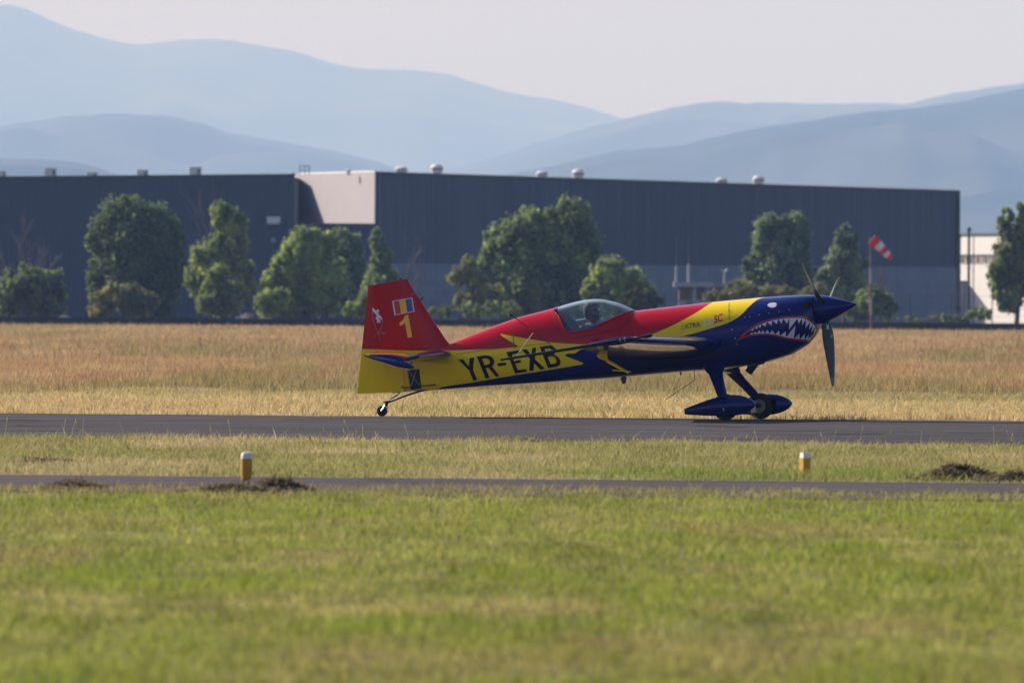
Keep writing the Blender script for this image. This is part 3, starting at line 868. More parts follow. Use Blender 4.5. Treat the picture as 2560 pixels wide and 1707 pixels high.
# ------------------------------------------------------------------ runway edge markers
M_ym = mat('marker_yellow', (.50,.26,.002), .5, vary=.12, scale=20); M_wm = mat('marker_white', (.72,.68,.65), .6, vary=.06, scale=20)
M_foot = mat('marker_foot_tan', (.40,.25,.09), .7, vary=.2, scale=20)
def marker(px, top, cap_b, body_b, foot_b, w, Y, label, foot):
    k = Y/F
    b = at(px, foot_b, Y); o = empty('edge_marker', (b.x, Y, 0), label, 'marker', 'yellow edge markers beside the path')
    z = lambda py: zat(px, py, Y)
    r = w*k/2
    n = 4 if not foot else 24
    zt, zc, zb = z(top), z(cap_b), z(body_b)
    if foot:
        MB().lathe((0,0,zb),(0,0,1),[(0,r*.86),((zc-zb)*.25,r*.97),((zc-zb)*.8,r),(zc-zb,r*1.0)],28).build('body', M_ym, o, True)
        MB().lathe((0,0,zc),(0,0,1),[(0,r*.96),((zt-zc)*.6,r*.94),((zt-zc)*.9,r*.8),(zt-zc,r*.5)],28).build('cap', M_wm, o, True)
        MB().lathe((0,0,0),(0,0,1),[(0,r*.7),(zb,r*.55)],20).build('foot', M_foot, o, True)
        MB().lathe((-r*.55,-r*.3,0),(0,0,1),[(0,r*.36),(zb,r*.34)],14).build('bracket', M_foot, o, True)
    else:
        q = Quaternion((0,0,1), math.radians(28))
        def bx(s, z0, z1, s2=None):
            s2 = s2 or s
            return [[q @ Vector((sx*s*r, sy*s*r, z0)) for sx, sy in ((-1,-1),(1,-1),(1,1),(-1,1))], [q @ Vector((sx*s2*r, sy*s2*r, z1)) for sx, sy in ((-1,-1),(1,-1),(1,1),(-1,1))]]
        MB().loft(bx(.74, 0, zc)).build('body', M_ym, o)
        MB().loft(bx(.72, zc+.002, zt, .62)).build('cap', M_wm, o)
        v = MB(); v.tube([q @ Vector((-.5*r,-.5*r,zt-.01)), q @ Vector((-.5*r,-.5*r,zt+.02))], [.012,.006], 8); v.build('knob', M_wm, o)
        MB().tube([(r*.9,0,zc+.005),(r*1.35,0,zc+.012)], .008, 8).build('clip', M_wm, o)
    return o
marker(616, 1130, 1146, 1197, 1213, 29, 91.8, 'round yellow edge marker with white cap standing on a narrow foot at left', True)
marker(2012, 1131, 1145, 1196, 1199, 28, 96.0, 'square yellow edge marker with white cap at right beside a hay heap', False)

# ------------------------------------------------------------------ grass
M_grass = leaf_mat('grass_blades', .35, .7)

def blades(name, n, d0, d1, halfw, hfun, wfun, colfun, lean=.35, tall=False, dens_pow=0.0, seed=1, seg=True, gain=1.0, jag=0.0):
    rng = np.random.default_rng(seed)
    u = rng.random(n)
    if dens_pow: d = (d0**(1-dens_pow) + u*(d1**(1-dens_pow) - d0**(1-dens_pow)))**(1/(1-dens_pow))
    else: d = d0 + u*(d1-d0)
    hw = 1280/F*d*halfw[0] + halfw[1]
    x = (rng.random(n)*2-1)*hw
    # ragged edge so that the band border is not a ruled line
    y = band(d, x) + (vnoise(x, x*0+d0, .5, seed) - .5)*.4
    if jag: y = y + jag*(vnoise(x, x*0, 1.9, seed+3) + .6*vnoise(x, x*0, .6, seed+4) - .8)*np.exp(-(d-d0)/(jag*1.2))
    h = hfun(x, y, rng); w = wfun(d, rng)
    tallm = rng.random(n) < .02; h = np.where(tallm, h*1.8, h)
    az = rng.random(n)*2*np.pi
    fx, fy = np.cos(az), np.sin(az)
    la = rng.random(n)*2*np.pi; lm = h*lean*(.3 + rng.random(n)*1.2)
    lx, ly = np.cos(la)*lm, np.sin(la)*lm
    z0 = np.zeros(n) - .01
    def P(px, py, pz): return np.stack([px, py, pz], 1)
    b1 = P(x-fx*w, y-fy*w, z0); b2 = P(x+fx*w, y+fy*w, z0)
    tip = P(x+lx, y+ly, h)
    c = colfun(x, y, d, rng) * gain
    if seg:
        m1 = P(x-fx*w*.75+lx*.35, y-fy*w*.75+ly*.35, h*.55); m2 = P(x+fx*w*.75+lx*.35, y+fy*w*.75+ly*.35, h*.55)
        co = np.stack([b1, b2, m1, m2, tip], 1).reshape(-1, 3)
        i = np.arange(n)[:, None]*5
        loops = (i + np.array([0,1,3, 0,3,2, 2,3,4])).reshape(-1)
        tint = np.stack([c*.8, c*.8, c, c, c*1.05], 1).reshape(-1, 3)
    else:
        co = np.stack([b1, b2, tip], 1).reshape(-1, 3)
        loops = np.arange(n*3)
        tint = np.repeat(c, 3, 0)
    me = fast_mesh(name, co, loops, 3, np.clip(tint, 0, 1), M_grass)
    o = bpy.data.objects.new(name, me); COL.objects.link(o)
    return tag(o, kind='stuff')

GB = 1.30
def lerp3(a, b, t): return np.array(a)[None]*(1-t[:, None]) + np.array(b)[None]*t[:, None]

def near_col(x, y, d, rng):
    big = .62*vnoise(x*2.4, y*.9, 1.0, 41) + .38*vnoise(x*.9, y*.8, 1.0, 46); mid = vnoise(x, y*.4, .22, 42); r = rng.random(len(x))
    g = lerp3((.17,.205,.036), (.29,.30,.07), np.clip(mid*.8 + r*.4 - .1, 0, 1))
    dry = lerp3((.38,.30,.14), (.56,.46,.24), r)
    f = np.clip((big - .50)*2.2, 0, .7) * .65 + (r > .84)*.4
    fresh = np.exp(-((d - 77)/5.0)**2)*.7
    brown = np.clip((d - 83)/3.0, 0, 1)*np.clip(.75 - x*.09, .2, 1)
    c = g*(1 - f[:, None]) + dry*f[:, None]
    c = c*(.58 + .50*vnoise(x, y*.45, .13, 71) + .36*vnoise(x*.8, y*.16, .32, 72))[:, None]
    pb = np.clip((.55*vnoise(x*.7, y*.14, .40, 73) + .45*vnoise(x*.4, y*.10, .40, 74) - .57)*5, 0, 1)*.42
    c = c*(1-pb[:, None]) + lerp3((.27,.175,.10), (.44,.31,.19), r)*pb[:, None]
    pg = np.clip((vnoise(x*.6, y*.13, .42, 75) - .62)*4, 0, 1)*.65
    c = c*(1-pg[:, None]) + lerp3((.15,.21,.02), (.26,.32,.03), r)*pg[:, None]
    c = c*(1-fresh[:, None]*.6) + np.array((.24,.29,.036))[None]*fresh[:, None]*.6
    c = c*(1-brown[:, None]*.75) + lerp3((.20,.15,.085), (.44,.34,.20), r)*brown[:, None]*.75
    return c * (.8 + .4*rng.random(len(x)))[:, None]
def near_h(x, y, rng):
    t = vnoise(x, y, .30, 51); t2 = vnoise(x, y, 1.2, 52)
    return (.014 + .050*t**2.2 + .018*t2) * (.6 + .8*rng.random(len(x)))
blades('mown_grass', 230000, 42.5, 88.6, (1.05, 2.4), near_h, lambda d, rng: .0028 + .0022*rng.random(len(d)), near_col, .8, dens_pow=.6, seed=61, gain=np.array((1.30,1.28,1.00)))

def mid_col(x, y, d, rng):
    big = vnoise(x, y*.4, 1.6, 43); mid = vnoise(x, y*.4, .5, 44); r = rng.random(len(x))
    g = lerp3((.22,.235,.075), (.37,.35,.14), np.clip(mid*.7 + r*.5 - .1, 0, 1))
    dry = lerp3((.42,.34,.19), (.60,.50,.29), r)
    f = np.clip((big - .45)*1.8, 0, .7) + (r > .8)*.3
    fresh = 1.25*np.exp(-((d - 96.2)/1.5)**2) * np.clip((x + 1.0)/2.0, .25, 1)
    f = np.clip(f, 0, 1) * (1 - fresh*.8)
    c = g*(1 - f[:, None]) + dry*f[:, None]
    c = c*(1-fresh[:, None]*.7) + np.array((.19,.28,.05))[None]*fresh[:, None]*.7
    edge = np.clip(1 - (d - TRACK_FAR)/.6, 0, 1)
    c = c*(1-edge[:, None]*.7) + np.array((.46,.37,.23))[None]*edge[:, None]*.7
    return c * (.8 + .4*rng.random(len(x)))[:, None]
def mid_h(x, y, rng):
    t = vnoise(x, y, .55, 53)
    d = y - SHEAR*x
    e = np.clip((d - TRACK_FAR)/1.2, .35, 1)
    return (.035 + .06*t**1.4) * (.6 + .8*rng.random(len(x))) * e
blades('verge_grass', 160000, TRACK_FAR - .05, ROAD_NEAR + .1, (1.05, 3.0), mid_h, lambda d, rng: .0032 + .003*rng.random(len(d)), mid_col, .7, seed=62, gain=np.array((1.22,1.12,1.0)))

def hay_col(x, y, d, rng):
    big = vnoise(x*.5, y*.22, 2.2, 45); r = rng.random(len(x)); mid = vnoise(x, y*.3, .6, 46)
    c = lerp3((.44,.32,.165), (.68,.54,.31), np.clip(r*.7+mid*.4, 0, 1))
    g = lerp3((.27,.26,.10), (.42,.37,.17), r)
    f = np.clip((big-.55)*3, 0, .75)
    far = np.clip((d-165)/12, 0, 1)*np.clip((183-d)/6, 0, 1)*.7
    f = np.clip(f + far, 0, .85)
    return (c*(1-f[:, None]) + g*f[:, None]) * (.8+.4*rng.random(len(x)))[:, None]
def hay_h(x, y, rng):
    t = vnoise(x, y, .7, 54)
    return (.04 + .075*t**1.3) * (.5 + .9*rng.random(len(x)))
blades('cut_meadow_grass', 110000, ROAD_FAR + .7, 182, (1.05, 3.5), hay_h, lambda d, rng: .004 + .004*rng.random(len(d)), hay_col, .9, seed=63, gain=np.array((1.15,1.12,.90)), jag=4)

def mead_col(x, y, d, rng):
    big = .6*vnoise(x*.55, y*.06, 2.5, 47) + .4*vnoise(x*.9, y*.12, 1.0, 49); r = rng.random(len(x)); mid = vnoise(x*.8, y*.12, 1.0, 48)
    red = lerp3((.37,.23,.14), (.55,.37,.235), r)
    tan = lerp3((.46,.34,.19), (.62,.48,.29), r)
    g = lerp3((.24,.23,.10), (.38,.34,.16), r)
    t = np.clip(mid*1.9-.45 + .25*np.clip((d-330)/150, 0, 1), 0, 1)
    c = red*(1-t[:, None]) + tan*t[:, None]
    gf = np.clip((big-.50)*3.2, 0, .8)
    nearg = np.clip(1-np.abs(d-186)/9, 0, 1)*.6
    gf = np.clip(gf+nearg, 0, .85)
    c = c*(1-gf[:, None]) + g*gf[:, None]
    return c * (.75+.5*rng.random(len(x)))[:, None]
def mead_h(x, y, rng):
    t = vnoise(x, y, 1.3, 55)
    return (.13 + .10*t) * (.55 + .65*rng.random(len(x)))
blades('dry_meadow_grass', 150000, 181, 262, (1.05, 8), mead_h, lambda d, rng: .0045 + .004*rng.random(len(d)), mead_col, .45, seed=64, jag=22, gain=np.array((1.0,.915,.73)))
blades('far_meadow_grass', 150000, 260, FENCE_Y - .5, (1.06, 14), mead_h, lambda d, rng: (.010 + .008*rng.random(len(d)))*(d/300), mead_col, .4, dens_pow=.5, seed=65, seg=False, gain=np.array((1.0,.915,.73)))

def stalks():
    rng = np.random.default_rng(5)
    n = 130
    x = (rng.random(n)*2-1)*8.5
    d = np.where(rng.random(n) < .7, ROAD_NEAR - rng.random(n)*2.0, ROAD_NEAR - rng.random(n)*18)
    y = band(d, x)
    mbv = []; loops = []; tint = []
    k = 0
    for i in range(n):
        h = .08 + .17*rng.random()**2
        lx, ly = rng.normal()*.06, rng.normal()*.05
        w = .0022
        c = np.array((.40,.33,.16))*(.7+.5*rng.random()) if rng.random() < .75 else np.array((.16,.2,.05))
        pts = [(x[i], y[i], 0), (x[i]+lx*.3, y[i]+ly*.3, h*.6), (x[i]+lx, y[i]+ly, h)]
        for (a, b, c3), ww in zip(pts, (w, w, w*.8)):
            mbv += [(a-ww, b, c3), (a+ww, b, c3)]; tint += [c, c]
        # seed head
        s = .007
        mbv += [(x[i]+lx-s, y[i]+ly, h-.005), (x[i]+lx*1.1, y[i]+ly, h+.035), (x[i]+lx+s, y[i]+ly, h-.005), (x[i]+lx, y[i]+ly, h-.02)]
        tint += [c]*4
        loops += [k,k+1,k+3,k+2, k+2,k+3,k+5,k+4, k+6,k+7,k+8,k+9]
        k += 10
    me = fast_mesh('grass_stalks', np.array(mbv), np.array(loops), 4, np.array(tint), M_grass)
    o = bpy.data.objects.new('grass_stalks', me); COL.objects.link(o); tag(o, kind='stuff')
stalks()

def hay_heap(label, px, py, wpx, hpx, n, dark, seed, pale=.26):
    c = on_ground(px, py); k = c.y/F
    sx, sz = wpx*k/2, hpx*k
    rng = np.random.default_rng(seed)
    a = rng.random(n)*6.283; r = np.sqrt(rng.random(n)); r = np.where(rng.random(n) < .3, r*1.55, r)
    lump = .55 + .7*vnoise(np.cos(a)*r*sx*3+9, np.sin(a)*3, .35, seed)
    x = np.cos(a)*r*sx; y = np.sin(a)*r*sx*.55
    ztop = sz*np.clip(1-r**1.6, 0, 1)*lump
    z = ztop*(.3 + .7*rng.random(n)) + .01
    dirv = rng.normal(size=(n,3))*np.array([1,1,.45]); dirv /= np.linalg.norm(dirv, axis=1)[:, None]
    L_ = (.05 + .09*rng.random(n))[:, None]; p = np.stack([x, y, z], 1)
    side = np.cross(dirv, rng.normal(size=(n,3))); side /= np.linalg.norm(side, axis=1)[:, None]
    w = (.003 + .004*rng.random(n))[:, None]
    e0 = p - dirv*L_*.5; e1 = p + dirv*L_*.5
    co = np.stack([e0-side*w, e0+side*w, e1+side*w, e1-side*w], 1).reshape(-1,3)
    co[:, 2] = np.maximum(co[:, 2], .004)
    rr = rng.random(n)
    col = lerp3(dark, tuple(v*2.2 for v in dark), rr)
    col[rr > 1-pale] = (.30,.25,.15)
    me = fast_mesh('strands', co, np.arange(4*n), 4, np.repeat(col, 4, 0), M_grass)
    o = empty('hay_heap', (c.x, c.y, 0), label, 'hay heap', 'heaps of cut grass beside the path')
    s = bpy.data.objects.new('strands', me); COL.objects.link(s); s.parent = o; s['kind'] = 'stuff'
    nn = 20
    rings = []
    for f_, hh in ((1,0),(.8,.22),(.55,.5),(.3,.7),(.08,.8)):
        rings.append([Vector((math.cos(6.283*i/nn)*sx*f_, math.sin(6.283*i/nn)*sx*.55*f_, sz*hh*(.6+.5*float(vnoise(math.cos(6.283*i/nn)*f_*2+9, math.sin(6.283*i/nn)*f_*2+9, .5, seed))))) for i in range(nn)])
    MB().loft(rings).build('mound', mat('matted_hay', dark, .95, vary=.4, scale=12), o, True)
DKH = (.115,.085,.046)
hay_heap('big dark heap of cut grass at the right beyond the path', 2400, 1202, 190, 40, 5200, DKH, 3)
hay_heap('low dark heap of cut grass at the right edge of the picture', 2545, 1206, 150, 24, 2600, DKH, 4)
hay_heap('dark clump of cut grass right of the round yellow marker', 700, 1232, 135, 33, 4600, DKH, 5)
hay_heap('low clump of cut grass at the foot of the round marker', 590, 1236, 190, 19, 3000, (.075,.062,.03), 6, .3)
hay_heap('flat clump of cut grass on the path edge at left', 190, 1226, 120, 20, 2400, DKH, 7)
hay_heap('flat brown clump in the verge grass at the far left', 118, 1164, 140, 12, 1800, (.075,.05,.03), 8)
hay_heap('reddish brown bare patch beside the taxiway near the middle', 1310, 1112, 150, 8, 1800, (.11,.065,.04), 9)

#PLANE#
# ================================================================== the aerobatic plane
YAW, TILT = math.radians(-17.0), math.radians(8.2)
BF = Vector((math.cos(TILT)*math.cos(YAW), math.cos(TILT)*math.sin(YAW), math.sin(TILT)))
BL = Vector((-math.sin(YAW), math.cos(YAW), 0))
BU = BF.cross(BL)
BO = at(2043.5, 775, 140.9)                       # spinner base on the thrust line
BR = Matrix(((BF.x,BL.x,BU.x),(BF.y,BL.y,BU.y),(BF.z,BL.z,BU.z)))
BRi = BR.transposed()
camb = BRi @ (CAM - BO)
def b2w(p): return BO + BR @ Vector(p)
def P(px, py, y=0.0):
    """body-axes point at lateral offset y (left positive) seen at photograph pixel"""
    d = BRi @ ray(px, py)
    return camb + d * ((y - camb.y)/d.y)

root_w = b2w((-2.9, 0, 0)); root_w.z = ROAD_Z
root_b = BRi @ (root_w - BO)
plane = empty('aerobatic_plane', root_w, 'red yellow and blue aerobatic plane with shark teeth on its nose taxiing on the asphalt', 'plane', rot=BR.to_quaternion())
OFF = -root_b
def part(mb, name, m, parent=None, smooth=True, sharp=35):
    return mb.build(name, m, parent or plane, smooth, sharp, offset=(OFF if parent is None else None))

# ---- paint
RED, YEL, BLU = (.46,.0008,.011), (.94,.64,.0005), (.002,.013,.115)
def gloss(P, rough=.16):
    P.inputs['Roughness'].default_value = rough
    P.inputs['Coat IOR'].default_value = 1.35
    P.inputs['Coat Weight'].default_value = 0.7
    P.inputs['Coat Roughness'].default_value = .03
    P.inputs['Specular IOR Level'].default_value = 0.08
def wear(N, L, P, base_socket, amount=.10):
    tc = N.new('ShaderNodeTexCoord'); nz = N.new('ShaderNodeTexNoise'); nz.inputs['Scale'].default_value = 2.2; nz.inputs['Detail'].default_value = 7
    L.new(tc.outputs['Object'], nz.inputs['Vector'])
    mr = N.new('ShaderNodeMapRange'); mr.inputs['To Min'].default_value = 1-amount; mr.inputs['To Max'].default_value = 1+amount
    L.new(nz.outputs['Fac'], mr.inputs['Value'])
    sc_ = N.new('ShaderNodeVectorMath'); sc_.operation = 'SCALE'
    L.new(base_socket, sc_.inputs[0]); L.new(mr.outputs[0], sc_.inputs['Scale'])
    L.new(sc_.outputs[0], P.inputs['Base Color'])
    r = N.new('ShaderNodeMapRange'); r.inputs['To Min'].default_value = .10; r.inputs['To Max'].default_value = .24
    L.new(nz.outputs['Fac'], r.inputs['Value']); L.new(r.outputs[0], P.inputs['Roughness'])
def livery():
    m, nt, N, L, Pn = nodes_of('red_yellow_blue_paint')
    gloss(Pn)
    a = N.new('ShaderNodeAttribute'); a.attribute_name = 'red'
    b = N.new('ShaderNodeAttribute'); b.attribute_name = 'blue'
    ga = N.new('ShaderNodeMath'); ga.operation = 'GREATER_THAN'; ga.inputs[1].default_value = 0; L.new(a.outputs['Fac'], ga.inputs[0])
    gb = N.new('ShaderNodeMath'); gb.operation = 'GREATER_THAN'; gb.inputs[1].default_value = 0; L.new(b.outputs['Fac'], gb.inputs[0])
    m1 = N.new('ShaderNodeMix'); m1.data_type = 'RGBA'; m1.inputs[6].default_value = (*YEL,1); m1.inputs[7].default_value = (*RED,1)
    m2 = N.new('ShaderNodeMix'); m2.data_type = 'RGBA'; m2.inputs[7].default_value = (*BLU,1)
    L.new(ga.outputs[0], m1.inputs[0]); L.new(m1.outputs[2], m2.inputs[6]); L.new(gb.outputs[0], m2.inputs[0])
    wear(N, L, Pn, m2.outputs[2])
    return m
def paint(name, col, rough=.16):
    m, nt, N, L, Pn = nodes_of(name); gloss(Pn, rough)
    rgb = N.new('ShaderNodeRGB'); rgb.outputs[0].default_value = (*col, 1)
    wear(N, L, Pn, rgb.outputs[0]); return m
M_liv = livery()
M_blue = paint('deep_blue_paint', BLU); M_redp = paint('red_paint', RED); M_yelp = paint('yellow_paint', YEL)
M_blk = mat('black_carbon', (.007,.009,.010), .4, vary=.2, scale=8, coat=.15, spec=.3)
M_rub_t = mat('tyre_rubber', (.012,.012,.012), .8, vary=.3, scale=10, bump=.2)
M_alu = mat('bare_aluminium', (.55,.54,.52), .3, metal=1.0, vary=.1, scale=10)
M_int = mat('cockpit_dark_lining', (.018,.024,.032), .7, vary=.3, scale=5)
M_wdec = mat('white_decal', (.72,.70,.70), .4, coat=.5, vary=.03); M_bdec = mat('black_lettering', (.004,.006,.020), .4, coat=.15, spec=.15, vary=.05)
M_rdec = mat('red_decal', (.36,.006,.016), .3, coat=.6, vary=.05); M_ydec = mat('yellow_decal', (.80,.48,.01), .3, coat=.6, vary=.05)
M_bldec = mat('blue_decal', (.008,.03,.20), .3, coat=.6, vary=.05)
M_gdec = mat('grey_decal_letters', (.05,.04,.03), .4, coat=.5, vary=.05); M_pink = mat('faded_white_line', (.30,.10,.12), .4, coat=.5, vary=.05)
M_seam = mat('panel_gap', (.03,.008,.008), .8, vary=.2)

# ---- fuselage cross-sections
def prof(pts):
    b = [P(px, py) for px, py in pts]
    xs = np.array([p.x for p in b]); zs = np.array([p.z for p in b]); o = np.argsort(xs)
    return xs[o], zs[o]
TOPX, TOPZ = prof([(1006,868),(1060,869),(1105,868),(1124,859.8),(1180,837),(1244.8,811.5),(1300.9,791.9),(1357,777.9),(1392,768.6),(1414,761.5),(1436,755.4),(1464,749.3),(1486,747.6),(1500,747.8),(1513.7,749.3),(1547,757.6),(1574.5,769.7),(1588,777.2),(1630,772.2),(1668,767.7),(1780,755),(1850,748.5),(1907,743.3),(1977,738.8),(2020,737.3),(2036,738.2),(2040.5,741)])
BOTX, BOTZ = prof([(1006,979.5),(1017.5,978.5),(1076.5,975.7),(1216.8,966),(1413,953.3),(1500,948.7),(1556,944.5),(1668,934.3),(1744,928),(1767,927),(1800,925.5),(1864.8,915.5),(1921,905),(1977,887),(2019,861.7),(2041.6,836.4),(2047,822),(2049.5,812)])
XF, XA = -0.015, P(1008, 925).x
def smooth_interp(x, xs, zs):
    w = .03
    return (np.interp(x-w, xs, zs) + 2*np.interp(x, xs, zs) + np.interp(x+w, xs, zs))/4
WX = np.array([-5.6,-5.3,-4.9,-4.3,-3.7,-3.1,-2.6,-2.0,-1.5,-1.1,-.7,-.4,-.2,-.1,-.04,0.0])
WW = np.array([.030,.060,.125,.215,.300,.365,.385,.395,.405,.420,.425,.405,.350,.300,.255,.215])
def sect(x):
    zt = smooth_interp(x, TOPX, TOPZ); zb = smooth_interp(x, BOTX, BOTZ); w = np.interp(x, WX, WW)
    zc = zb + (zt-zb)*np.interp(x, [-5.6,-4,-3.2,-2.9,-2.2,-1.4,-.6,0], [.5,.46,.44,.40,.42,.50,.52,.52])
    return zt, zb, w, zc
NT = np.interp; 
def half_w(x, z):
    zt, zb, w, zc = sect(x)
    nt_ = 2.05; nb_ = np.interp(x, [-5.6,-1.2,-.6,0], [3.4,3.2,2.5,2.0])
    up = z >= zc
    q = np.where(up, (z-zc)/np.maximum(zt-zc, 1e-4), (zc-z)/np.maximum(zc-zb, 1e-4))
    q = np.clip(q, 0, 1)
    n = np.where(up, nt_, nb_)
    return w*np.maximum(1-q**n, 0)**(1/n)

NR = 120
xs_ = np.concatenate([np.linspace(XA, -.35, 290), np.linspace(-.35, XF, 40)[1:]])
ang = np.linspace(0, 2*np.pi, NR, endpoint=False)
fus_v = np.zeros((len(xs_), NR, 3))
for i, x in enumerate(xs_):
    zt, zb, w, zc = sect(x)
    nb_ = np.interp(x, [-5.6,-1.2,-.6,0], [3.4,3.2,2.5,2.0])
    s, c = np.sin(ang), np.cos(ang)
    n = np.where(c >= 0, 2.05, nb_)
    y = -np.sign(s)*np.abs(s)**(2/n)*w
    z = np.where(c >= 0, zc + np.abs(c)**(2/n)*(zt-zc), zc - np.abs(c)**(2/n)*(zc-zb))
    fus_v[i, :, 0] = x; fus_v[i, :, 1] = y; fus_v[i, :, 2] = z
FV = fus_v.reshape(-1, 3)
ii = np.arange(len(xs_)-1)[:, None]*NR + np.arange(NR)[None]
jj = np.arange(len(xs_)-1)[:, None]*NR + ((np.arange(NR)+1) % NR)[None]
FQ = np.stack([ii, jj, jj+NR, ii+NR], -1).reshape(-1, 4)
bvh_f = BVHTree.FromPolygons([Vector(v) for v in FV], [tuple(int(k) for k in f) for f in FQ])
def onto(px, py, bvh, off=.003):
    """point of the body's skin seen at a photograph pixel"""
    d = (BRi @ ray(px, py)).normalized()
    loc, nrm, idx, dist = bvh.ray_cast(camb, d)
    if loc is None: return None
    if nrm.dot(d) > 0: nrm = -nrm
    return loc + nrm*off
def side(px, py):
    q = onto(px, py, bvh_f, 0)
    return q if q is not None else P(px, py)

def poly_sd(pts, poly):
    """signed distance (inside positive) of (x,z) points to a polygon"""
    pts = np.asarray(pts); poly = np.asarray(poly)
    a = poly; b = np.roll(poly, -1, 0)
    dmin = np.full(len(pts), 1e9); inside = np.zeros(len(pts), bool); near = np.zeros_like(pts)
    for p, q in zip(a, b):
        e = q - p; L2 = (e**2).sum() + 1e-12
        t = np.clip(((pts-p) @ e)/L2, 0, 1)
        pr = p + t[:, None]*e; d = np.hypot(*(pts-pr).T)
        u = d < dmin; dmin = np.where(u, d, dmin); near[u] = pr[u]
        cond = ((p[1] > pts[:, 1]) != (q[1] > pts[:, 1]))
        with np.errstate(divide='ignore', invalid='ignore'):
            xi = (q[0]-p[0])*(pts[:, 1]-p[1])/(q[1]-p[1]) + p[0]
        inside ^= cond & (pts[:, 0] < xi)
    return np.where(inside, dmin, -dmin), near

def bez(pts, n=6):
    """Catmull-Rom through pixel points"""
    out = []
    for i in range(len(pts)-1):
        p0 = pts[max(i-1,0)]; p1 = pts[i]; p2 = pts[i+1]; p3 = pts[min(i+2,len(pts)-1)]
        for k in range(n):
            t = k/n
            out.append(tuple(.5*((2*p1[j]) + (-p0[j]+p2[j])*t + (2*p0[j]-5*p1[j]+4*p2[j]-p3[j])*t*t + (-p0[j]+3*p1[j]-3*p2[j]+p3[j])*t**3) for j in (0,1)))
    out.append(pts[-1]); return out

red_px = [(860,600),(860,870.5),(904,872),(1033,876.5),(1127,876)] + bez([(1127,876),(1200,873.5),(1244.8,871),(1300.9,867)],4) + bez([(1300.9,867),(1278.5,855),(1262,844.5),(1247.6,834)],4) + bez([(1247.6,834),(1300.9,843.5),(1357,853),(1393.5,857.5),(1441,860.2),(1480.5,860.5)],4) + [(1560,860)] + bez([(1590,851),(1629,836),(1668,819.6),(1710.5,798.5),(1747,777.5),(1763.8,766),(1783,754.5)],4) + [(1786,735),(1783,600)]
blue_px = bez([(1088,977),(1101.7,969),(1120,964.5),(1189.5,954.6),(1249,943.8),(1314,933.6),(1375,924.3),(1427,915.8),(1464,909.5)],3) + [(1400.6,884.5),(1449.7,883),(1432,874.5),(1470,871),(1520,868),(1600,862)] + bez([(1660,852),(1730,834.5),(1780.6,819.6),(1822.7,805.6),(1850.8,788.7),(1873,766),(1893,749.4),(1915.3,742)],4) + [(1930,700),(2300,700),(2300,1100),(1088,1100)]
red_xz = [(p.x, p.z) for p in (side(*q) for q in red_px)]
blue_xz = [(p.x, p.z) for p in (side(*q) for q in blue_px)]

# canopy outline (window edge) on the side view
can_px = [(1391.5,740),(1391.5,768.5)] + bez([(1391.5,768.5),(1394.5,783),(1402,803),(1410.5,822),(1417.5,831)],3) + bez([(1421,831.5),(1450,827.5),(1480.5,821.7),(1502.6,810.6),(1535.8,794),(1569,780.8),(1585.5,776.6)],4) + [(1586,740)]
can_xz = [(p.x, p.z) for p in (side(*q) for q in can_px)]
sd, near = poly_sd(FV[:, [0,2]], can_xz)
snap = (np.abs(sd) < .0095) & (FV[:, 2] < sect(FV[:, 0])[0] - .004)
FV2 = FV.copy()
FV2[snap, 0] = near[snap, 0]; FV2[snap, 2] = near[snap, 1]
FV2[snap, 1] = np.sign(FV[snap, 1])*half_w(FV2[snap, 0], FV2[snap, 2])
cen = FV2[FQ].mean(1)
sdc, _ = poly_sd(cen[:, [0,2]], can_xz)
isc = sdc > 0

def add_livery(me, co):
    for nm, poly in (('red', red_xz), ('blue', blue_xz)):
        s_, _ = poly_sd(np.asarray(co)[:, [0,2]], poly)
        a = me.attributes.new(nm, 'FLOAT', 'POINT'); a.data.foreach_set('value', s_.astype(np.float32))

def fv_mesh(name, quads, m):
    used = np.unique(quads); remap = np.zeros(len(FV2), int); remap[used] = np.arange(len(used))
    co = FV2[used]
    me = fast_mesh(name, co, remap[quads].reshape(-1), 4, None, m)
    me.polygons.foreach_set('use_smooth', [True]*len(me.polygons))
    return me, co
me, co = fv_mesh('fuselage', FQ[~isc], M_liv)
add_livery(me, co)
fus = bpy.data.objects.new('fuselage', me); COL.objects.link(fus); fus.parent = plane; fus.location = OFF
# nose ring and tail closure
mb = MB()
fr = [Vector(v) for v in fus_v[-1]]
mb.loft([fr, [Vector((XF+.006, v.y*.96, v.z*.96)) for v in fr], [Vector((XF+.004, v.y*.4, v.z*.4)) for v in fr]])
part(mb, 'cowl_front', M_blue)

# ---- canopy glass (thin)
m, nt, N, L, Pn = nodes_of('canopy_glass')
N.remove(Pn)
tr = N.new('ShaderNodeBsdfTransparent'); tr.inputs['Color'].default_value = (.80,.88,.90,1)
gl = N.new('ShaderNodeBsdfGlossy'); gl.inputs['Roughness'].default_value = .02; gl.inputs['Color'].default_value = (.95,.98,1,1)
lw = N.new('ShaderNodeLayerWeight'); lw.inputs['Blend'].default_value = .5
p5 = N.new('ShaderNodeMath'); p5.operation = 'POWER'; p5.inputs[1].default_value = 4.0; L.new(lw.outputs['Facing'], p5.inputs[0])
fz = N.new('ShaderNodeMath'); fz.operation = 'MULTIPLY_ADD'; fz.inputs[1].default_value = .95; fz.inputs[2].default_value = .045; L.new(p5.outputs[0], fz.inputs[0])
mx = N.new('ShaderNodeMixShader'); L.new(fz.outputs[0], mx.inputs[0]); L.new(tr.outputs[0], mx.inputs[1]); L.new(gl.outputs[0], mx.inputs[2])
tl_ = N.new('ShaderNodeBsdfTranslucent'); tl_.inputs['Color'].default_value = (.62,.76,.82,1)
df_ = N.new('ShaderNodeBsdfDiffuse'); df_.inputs['Color'].default_value = (.62,.76,.82,1)
